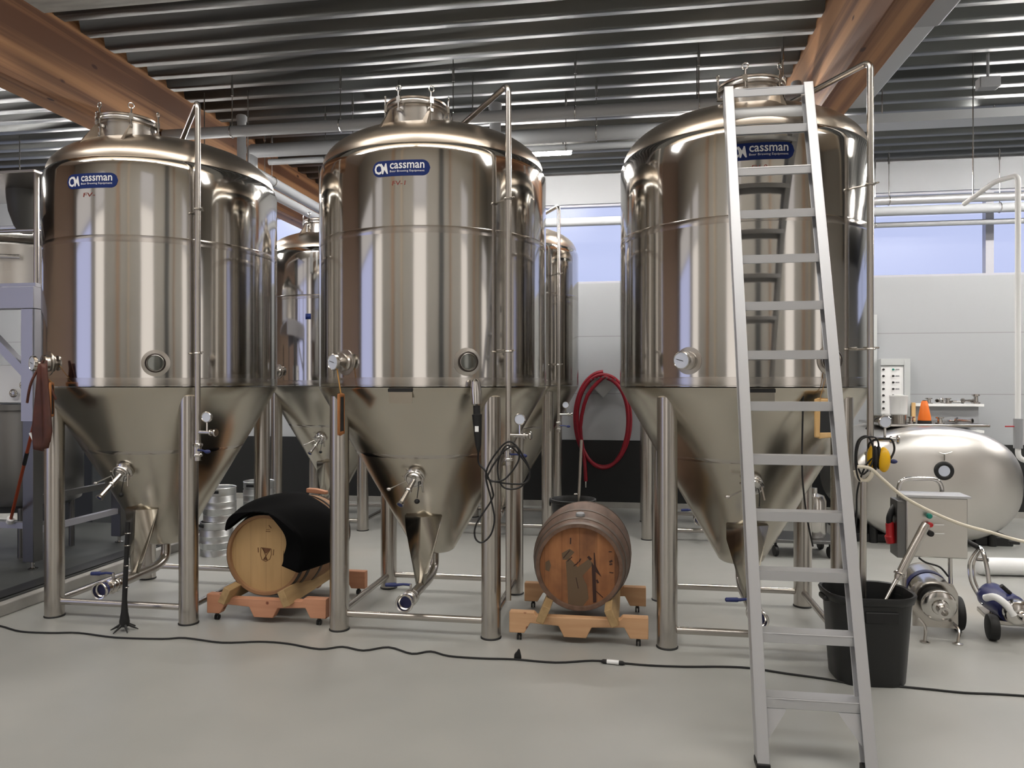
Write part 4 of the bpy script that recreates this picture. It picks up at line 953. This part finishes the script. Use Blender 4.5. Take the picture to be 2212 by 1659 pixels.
MB().lathe([(0, -.02), (.06, -.01), (.085, .02), (.088, .05), (.088, .24), (.07, .26), (0, .26)], a + d * .03, d, 28).build('motor', 'navy', t_, world=True)
MB().lathe([(0, .25), (.075, .25), (.08, .26), (.08, .31), (.06, .33), (.03, .335), (.028, .38), (0, .38)], a + d * .03, d, 28).build('pump_head', 'chrome', t_, world=True)
MB().tube(smooth_path([W(2128, 1292, 4.72), W(2150, 1290, 4.66), W(2175, 1308, 4.62), W(2190, 1330, 4.6)], 5), .022, 12).build('white_hose', 'white', t_, world=True)
for x0 in (2112, 2122): MB().tube(smooth_path([W(x0, 1185, 5.0), W(x0 - 18, 1215, 4.98), W(x0 - 16, 1255, 4.95), W(x0 + 2, 1290, 4.9), W(x0 + 12, 1305, 4.85)], 5), .008, 8).build('wire_loop', 'chrome', t_, world=True)
MB().tube(smooth_path([W(2116, 1182, 5.0), W(2124, 1195, 4.95), W(2134, 1240, 4.9), W(2142, 1325, 4.85)], 5), .014, 10).tube([W(2108, 1208, 5), W(2136, 1210, 4.95)], .012, 8).build('handle_bar', 'chrome', t_, world=True)
MB().tube([W(2086, 1168, 5.05), W(2112, 1182, 5.0)], .017, 10).build('handle_grip', 'rubber', t_, world=True)
MB().tube([W(2163, 1265, 4.7), W(2182, 1282, 4.7)], .013, 10).tube([W(2181, 1281, 4.7), W(2188, 1305, 4.68)], .005, 8).build('lever', 'rubber', t_, world=True)

# ------------------------------------------------------------------ horizontal tank at right
hc = W(2040, 1066, 7.15); hc.z = .605; a_, b__ = .80, .575
t_ = thing('horizontal_tank', 'satin steel horizontal oval tank at right with a black ring port', 'tank', (hc.x, hc.y, 0))
mb = MB(); vs = []; fs = []; n_ = 56
rings = [(.0, .0), (.25, .006), (.5, .028), (.7, .058), (.85, .1), (.95, .15), (.99, .2), (1, .25), (1, .9), (1, 1.4), (.97, 1.5), (.6, 1.58), (0, 1.6)]
for s, y in rings:
    for k_ in range(n_):
        t2 = 2 * PI * k_ / n_; ca, sa = math.cos(t2), math.sin(t2)
        vs.append((abs(ca) ** .86 * (1 if ca > 0 else -1) * a_ * max(s, .001), y, hc.z + abs(sa) ** .86 * (1 if sa > 0 else -1) * b__ * max(s, .001)))
for i in range(len(rings) - 1):
    for k_ in range(n_): fs.append((i * n_ + k_, i * n_ + (k_ + 1) % n_, (i + 1) * n_ + (k_ + 1) % n_, (i + 1) * n_ + k_))
mb.add(vs, fs).build('vessel', 'milk', t_, sharp=60)
q = Vector((.0, .012, hc.z + .16)); pr = MB().ring(q, .07, .022, (0, 1, 0), 32, 12).build('port_ring', 'rubber', t_)
MB().lathe([(0, -.012), (.055, -.012), (.055, .01), (0, .01)], q, (0, 1, 0), 28).build('port_glass', 'dial', pr)
MB().tube(smooth_path([q + Vector((-.05, -.01, .18)), q + Vector((0, -.015, .165)), q + Vector((.07, -.01, .185))], 4), .006, 8).tube([q + Vector((0, -.012, .165)), q + Vector((0, -.012, .10))], .006, 8).build('port_latch', 'chrome', t_)
for x in (-.55, .55):
    for y in (.3, 1.3): MB().cyl((x, y, 0), (x, y, .35), .04, 16).build('leg', 'black', t_)
MB().bx((-.75, .3, .0), (-.4, 1.4, .09)).bx((.4, .3, 0), (.75, 1.4, .09)).bx((-.4, .6, 0), (.4, .7, .022)).build('base_frame', 'black', t_, bevel=.01)
MB().bx((-.42, .35, hc.z + b__ - .012), (.56, 1.25, hc.z + b__ + .015)).build('top_tray', 'chrome', t_, bevel=.006)
MB().lathe([(.2, 0), (.2, .06), (.21, .065), (.18, .07), (0, .08)], (-.2, 1.0, hc.z + b__ + .015), seg=32).build('hatch', 'chrome', t_)
tz_ = hc.z + b__ + .015
def on_tray(px, dy): 
    q = Y(px, 900, hc.y + dy); q.z = tz_ + .0005; return q
q = on_tray(1997, .5)
cn = thing('orange_cone', 'orange tapered cone with black base on the oval tank', 'cone', q)
MB().lathe([(0, .03), (.062, .03), (.06, .06), (.03, .22), (.022, .232), (0, .234)], seg=28).build('body', 'orange', cn); MB().lathe([(0, 0), (.064, 0), (.066, .01), (.062, .032), (0, .032)], seg=28).build('base', 'rubber', cn)
MB().lathe([(.018, .232), (.018, .238), (0, .24)], seg=16).build('tip', 'rubber', cn)
q = on_tray(1941, .42)
bk = thing('white_bucket', 'white plastic tub in front of the wall control panel', 'bucket', q)
st_ = MB().lathe([(.07, 0), (.07, .09), (0, .09)], seg=20).build('stand', 'steel', bk)
MB().lathe([(0, .091), (.07, .091), (.078, .10), (.084, .27), (.088, .275), (.088, .29), (0, .295)], seg=32).build('tub', 'white', bk)
FG = 'stainless fittings lying on the oval tank'
def fitting(loc, label, rz, k_, grp):
    o_ = [MB().lathe([(0, 0), (.045, 0), (.045, .01), (.025, .014), (.022, .05), (.04, .055), (.04, .066), (0, .066)], seg=20),
          MB().ring((0, 0, .026), .05, .0125, (0, 0, 1), 24, 10).box((.065, 0, .02), (.03, .02, .03)).lathe([(.04, 0.012), (.04, .03), (0, .03)], seg=18),
          MB().lathe([(.018, -.09), (.026, -.088), (.026, -.08), (.018, -.078), (.018, .06), (.032, .065), (.032, .078), (.0, .08)], (0, 0, .034), (1, 0, 0), 18)][k_ % 3].build('pipe_fitting', 'chrome', None)
    o_.location = loc; o_.rotation_euler = (0, 0, rz); return tag(o_, label, 'fitting', grp)
for i, (px, dy, lb, k_) in enumerate(((2030, .5, 'stainless fitting standing just right of the orange cone', 0), (2058, .62, 'stainless clamp lying on the oval tank, middle of the fittings', 1), (2082, .5, 'stainless pipe piece lying rightmost on the oval tank', 2), (1968, .6, 'stainless fitting on the oval tank left of the orange cone', 0))):
    fitting(on_tray(px, dy), lb, i * 1.1, k_, FG)
q = on_tray(1915, .45)
tag(MB().tube(smooth_path([q + Vector((-.2, 0, -.06)), q + Vector((-.1, 0, .05)), q + Vector((.0, -.02, .06)), q + Vector((.18, -.05, .12))], 5), .008, 8).tube([q + Vector((0, -.02, .06)), q + Vector((.02, -.02, .012))], .008, 8).build('agitator_cable', 'cord', None), 'black cable over the left top of the oval tank', 'cord')
# canister in front of it
a, b_ = W(2112, 1195, 6.25), W(2260, 1195, 6.2); a.z = b_.z = .075
t_ = thing('white_canister', 'white cylindrical canister lying on the floor before the oval tank', 'canister', (a + b_) / 2)
d = (b_ - a).normalized(); L = (b_ - a).length
MB().lathe([(0, 0), (.05, 0), (.068, .012), (.072, .03), (.072, L - .03), (.06, L), (0, L)], a, d, 28).build('body', 'white', t_, world=True)
MB().bx(W(2190, 1182, 6.2) + Vector((-.03, -.0, .02)), W(2190, 1182, 6.2) + Vector((.05, .03, .05))).build('handle', 'rubber', t_, world=True, bevel=.006)
# small trolley behind the ladder tank
q = F(1735, 1205); t_ = thing('filter_trolley', 'small steel trolley with black castors behind the ladder tank leg', 'trolley', q)
MB().box(q + Vector((0, .2, .15)), (.62, .45, .03)).build('deck', 'darksteel', t_, world=True, bevel=.004)
for x in (-.24, .24):
    for y in (.02, .38): MB().lathe([(0, -.015), (.05, -.015), (.055, 0), (.05, .015), (0, .015)], q + Vector((x, y, .055)), (1, .2, 0), 18).cyl(q + Vector((x, y, .05)), q + Vector((x, y, .14)), .012, 8).build('castor', 'rubber', t_, world=True)
MB().lathe([(0, .165), (.10, .165), (.11, .2), (.11, .5), (.09, .55), (.03, .57), (.03, .62), (0, .62)], q + Vector((.14, .2, 0)), seg=28).build('filter_housing', 'chrome', t_, world=True)
MB().tube(fillet([q + Vector((-.22, .1, .165)), q + Vector((-.22, .1, .75)), q + Vector((-.22, .35, .75)), q + Vector((-.22, .35, .165))], .06), .014, 10).build('push_bar', 'chrome', t_, world=True)

# ------------------------------------------------------------------ back wall fittings at right
q = Y(1932, 850, YB); t_ = thing('control_panel', 'grey wall control panel with rows of black buttons', 'control panel', (q.x, YB - .09, 1.42))
x0, x1 = Y(1902, 850, YB - .18).x, Y(1966, 850, YB - .18).x; z0, z1 = 1.05, 1.6 - (775 - 829.5) / FPX * 9.0
MB().bx((x0, YB - .16, z0), (x1, YB - .001, z1)).build('case', 'cabinet', t_, world=True, bevel=.006)
MB().bx((x0 + .01, YB - .172, z0 + .02), (x1 - .07, YB - .158, z1 - .09)).build('door', 'white', t_, world=True, bevel=.003)
mb = MB().bx((x1 - .07, YB - .19, z0 + .0), (x1, YB - .16, z1)).bx((x0, YB - .19, z1 - .08), (x1 - .07, YB - .16, z1)).build('surround', 'cabinet', t_, world=True, bevel=.003)
zz = z1 - .13
for r_ in range(8):
    for cx in (0, 1):
        if r_ == 0 and cx == 1: m_ = 'green'
        else: m_ = 'rubber'
        MB().lathe([(0, .022), (.011, .022), (.014, 0), (0, 0)], (x0 + .035 + cx * .11, YB - .171, zz - r_ * .078), (0, -1, 0), 12).build('button', m_, t_, world=True)
    MB().bx((x0 + .17, YB - .176, zz - r_ * .078 - .008), (x0 + .215, YB - .171, zz - r_ * .078 + .008)).build('label_strip', 'grey', t_, world=True)
q = Y(1890, 700, YB - .03); tag(MB().bx((q.x - .025, YB - .049, .0705), (q.x + .02, YB - .0125, 2.45)).build('cable_trunking', 'cabinet', None, bevel=.004), 'grey vertical cable trunking left of the wall control panel', 'trunking')
sa, sb = Y(1966, 872, YB - .15), Y(2116, 872, YB - .15); zs = 1.365
t_ = thing('wall_shelf', 'white wall shelf with a grey box section below', 'shelf', ((sa.x + sb.x) / 2, YB - .13, zs))
MB().bx((sa.x, YB - .27, zs - .03), (sb.x, YB - .001, zs)).build('board', 'white', t_, world=True, bevel=.003)
MB().bx((sa.x + .04, YB - .2, zs - .28), (sb.x - .03, YB - .001, zs - .03)).build('box_section', 'grey', t_, world=True, bevel=.003)
MB().bx((sa.x + .02, YB - .27, zs - .34), (sb.x - .0, YB - .001, zs - .31)).build('lower_board', 'white', t_, world=True)
SG = 'stainless fittings on the wall shelf'
for i, (px, lb, k_) in enumerate(((2006, 'stainless fitting standing leftmost on the wall shelf', 0), (2030, 'stainless pipe piece lying second from left on the wall shelf', 2), (2047, 'stainless fitting at the middle of the wall shelf', 0), (2066, 'stainless clamp on the wall shelf, right of middle', 1), (2090, 'stainless pipe piece lying near the right end of the wall shelf', 2), (2108, 'tall stainless fitting at the right end of the wall shelf', 0))):
    q = Y(px, 860, YB - .16); o_ = fitting((q.x, YB - .16, zs + .0005), lb, i * .9, k_, SG)
    if i == 5: o_.scale = (1.1, 1.1, 1.7)
q = Y(1973, 900, YB - .3); tag(MB().bx((q.x - .02, YB - .32, 0), (q.x + .02, YB - .285, 1.38)).build('wooden_stick', 'framewood', None, bevel=.006), 'pale wooden stick upright at the left end of the wall shelf', 'stick')
# pale riser pipe at right edge
zt = W(2199, 378, 5.8); path = fillet([W(2082, 441, 6.3), W(2150, 392, 6.0), zt, Vector((zt.x, zt.y, 1.02)), Vector((zt.x + .4, zt.y, .9)), Vector((zt.x + .4, zt.y, 0.02))], .05)
t_ = thing('riser_pipe', 'pale vertical pipe at the right edge with a slanted top arm', 'pipe', (zt.x, zt.y, 0))
MB().tube(path, .02, 12).build('tube', 'white', t_, world=True)
MB().cyl((zt.x, zt.y, 1.1), (zt.x, zt.y, 1.33), .032, 14).build('sleeve', 'grey', t_, world=True)
MB().cyl((zt.x, zt.y, 1.27), (zt.x - .1, zt.y - .02, 1.27), .005, 8).build('red_lever', 'red', t_, world=True)
e0 = W(2102, 428, 6.2); MB().cyl(e0, (e0.x, e0.y, ZC + .04), .005, 8).build('hanger_rod', 'chrome', t_, world=True)

# ------------------------------------------------------------------ brewhouse at left
t_ = thing('brewhouse_platform', 'steel brewing platform with square posts and railing at left', 'platform', (-5.4, 5.9, .095))
zt_ = 2.42
mb = MB().bx((-7.6, 5.35, zt_ - .03), (-4.75, 7.0, zt_)).build('deck', 'frame', t_, world=True)
MB().bx((-7.6, 5.32, zt_ - .21), (-4.74, 5.42, zt_ - .031)).bx((-4.84, 5.42, zt_ - .21), (-4.74, 7.0, zt_ - .031)).build('edge_beam', 'frame', t_, world=True, bevel=.004)
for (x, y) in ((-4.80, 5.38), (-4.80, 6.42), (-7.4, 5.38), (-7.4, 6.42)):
    l = MB().bx((x - .05, y - .05, .16), (x + .05, y + .05, zt_ - .21)).build('post', 'darksteel', t_, world=True, bevel=.004)  # shade under the platform is put into the dark post colour
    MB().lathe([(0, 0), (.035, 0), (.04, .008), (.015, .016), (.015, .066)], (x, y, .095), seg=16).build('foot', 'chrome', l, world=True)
MB().bx((-4.852, 5.318, 1.3), (-4.748, 5.3295, 2.205)).bx((-4.7495, 5.33, 1.3), (-4.738, 5.44, 2.205)).build('post_lit_face', 'frame', t_, world=True)  # pale plates paint the light on the upper part of the front post
MB().bar((-5.4, 5.38, 2.21), (-4.84, 5.38, 1.68), .07, .07, (0, 1, 0)).build('brace', 'frame', t_, world=True)
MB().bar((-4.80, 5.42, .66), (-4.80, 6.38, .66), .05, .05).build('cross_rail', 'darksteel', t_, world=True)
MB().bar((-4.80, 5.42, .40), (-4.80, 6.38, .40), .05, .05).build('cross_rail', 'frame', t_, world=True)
MB().bar((-4.84, 5.38, .45), (-7.36, 5.38, .45), .05, .05).build('cross_rail', 'frame', t_, world=True)
mb = MB()
for (x, y) in ((-4.80, 5.42), (-5.25, 5.42)): mb.cyl((x, y, zt_), (x, y, 3.30 if x > -5 else 3.0), .022, 12)
mb.tube([(-7.5, 5.42, 2.86), (-4.8, 5.42, 2.86)], .018, 10).tube([(-4.8, 5.42, 2.86), (-4.8, 6.9, 2.86)], .018, 10).tube(fillet([(-6.2, 5.42, 3.0), (-5.25, 5.42, 3.0), (-5.25, 5.42, 2.5)], .08), .02, 10)
mb.build('railing', 'steel', t_, world=True)
MB().bx((-6.6, 5.3, 3.30), (-4.72, 6.2, 3.325)).build('canopy', 'steel', t_, world=True, bevel=.004)
kc = Vector((-5.75, 6.4, zt_))
kt = thing('brew_kettle', 'steel kettle with sloping lid standing on the brewing platform', 'kettle', kc)
MB().lathe([(0, 0), (.62, 0), (.64, .02), (.64, .40), (.645, .42), (.64, .44), (.62, .46)], seg=56).build('body', 'milk', kt)
MB().lathe([(.645, .445), (.6, .49), (.3, .60), (.1, .66), (0, .67)], seg=56).build('lid', 'steel', kt)
MB().tube(fillet([(.15, -.6, .05), (.15, -.72, .05), (.15, -.72, .3), (.45, -.6, .3)], .05), .02, 10).build('side_pipe', 'chrome', kt)
q = W(55, 372, 6.6)
hd = thing('exhaust_hood', 'dark grey tapering hood hanging under the canopy at left', 'hood', (q.x, q.y, 2.9))
hd_top = 3.30
MB().lathe([(.0, 2.93), (.05, 2.935), (.09, 3.0), (.13, 3.12), (.145, 3.24), (.148, hd_top), (0, hd_top)], (q.x, q.y, 0), seg=32).build('cone', 'hood', hd, world=True)
vc = Vector((-5.45, 6.0, .095))
vt = thing('lower_vessel', 'polished steel drum under the brewing platform at left edge', 'vessel', vc)
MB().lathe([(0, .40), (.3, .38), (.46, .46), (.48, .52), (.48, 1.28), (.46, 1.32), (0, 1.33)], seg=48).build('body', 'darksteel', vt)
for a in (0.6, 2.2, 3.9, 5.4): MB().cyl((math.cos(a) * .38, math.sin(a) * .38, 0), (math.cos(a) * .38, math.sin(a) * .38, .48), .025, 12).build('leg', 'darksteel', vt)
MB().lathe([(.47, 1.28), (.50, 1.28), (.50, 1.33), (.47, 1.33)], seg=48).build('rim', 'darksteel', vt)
a = W(20, 835, 6.3)
ck = thing('valve_block', 'white equipment box with pipe valves under the platform', 'valve block', (a.x - .15, a.y + .25, 1.43))
MB().box((a.x - .15, a.y + .3, 1.60), (.5, .25, .33)).build('case', 'white', ck, world=True, bevel=.006)
for i in range(3): MB().ring((a.x - .1 + .1 * i, a.y + .15, 1.52 + .07 * i), .03, .008, (0, 1, 0), 16, 8).cyl((a.x - .1 + .1 * i, a.y + .15, 1.52 + .07 * i), (a.x - .1 + .1 * i, a.y + .3, 1.52 + .07 * i), .008, 8).build('valve', 'chrome', ck, world=True)
MB().cyl((a.x + .06, a.y + .1, 1.43), (a.x + .06, a.y + .1, 2.2), .025, 10).build('upright', 'steel', ck, world=True)
q = W(178, 980, 8.2)
tag(MB().bx((q.x - .55, q.y, .0), (q.x + .12, q.y + .5, 1.22)).build('dark_cabinet', 'darkcab', None, bevel=.01), 'dark grey cabinet standing behind the left tank legs', 'cabinet')

# ------------------------------------------------------------------ world, camera, view
w = bpy.data.worlds.new('sky'); bpy.context.scene.world = w; w.use_nodes = True
bg = w.node_tree.nodes['Background']; bg.inputs[0].default_value = lin((196, 206, 246)); bg.inputs[1].default_value = 1.0
cam = bpy.data.cameras.new('camera'); co = bpy.data.objects.new('camera', cam); C.objects.link(co)
cam.sensor_width = 36; cam.lens = 36 * FPX / 2212; cam.clip_end = 200
co.location = (0, 0, CAMZ); co.rotation_euler = (math.radians(90), 0, YAW)
sc = bpy.context.scene; sc.camera = co
sc.view_settings.view_transform = 'Standard'; sc.view_settings.look = 'None'; sc.view_settings.gamma = 1.0
sc.view_settings.use_curve_mapping = False; sc.view_settings.exposure = 0.0
sc.cycles.caustics_reflective = True; sc.cycles.caustics_refractive = False
sc.cycles.sample_clamp_indirect = 4.0; sc.cycles.max_bounces = 10; sc.cycles.blur_glossy = 1.0
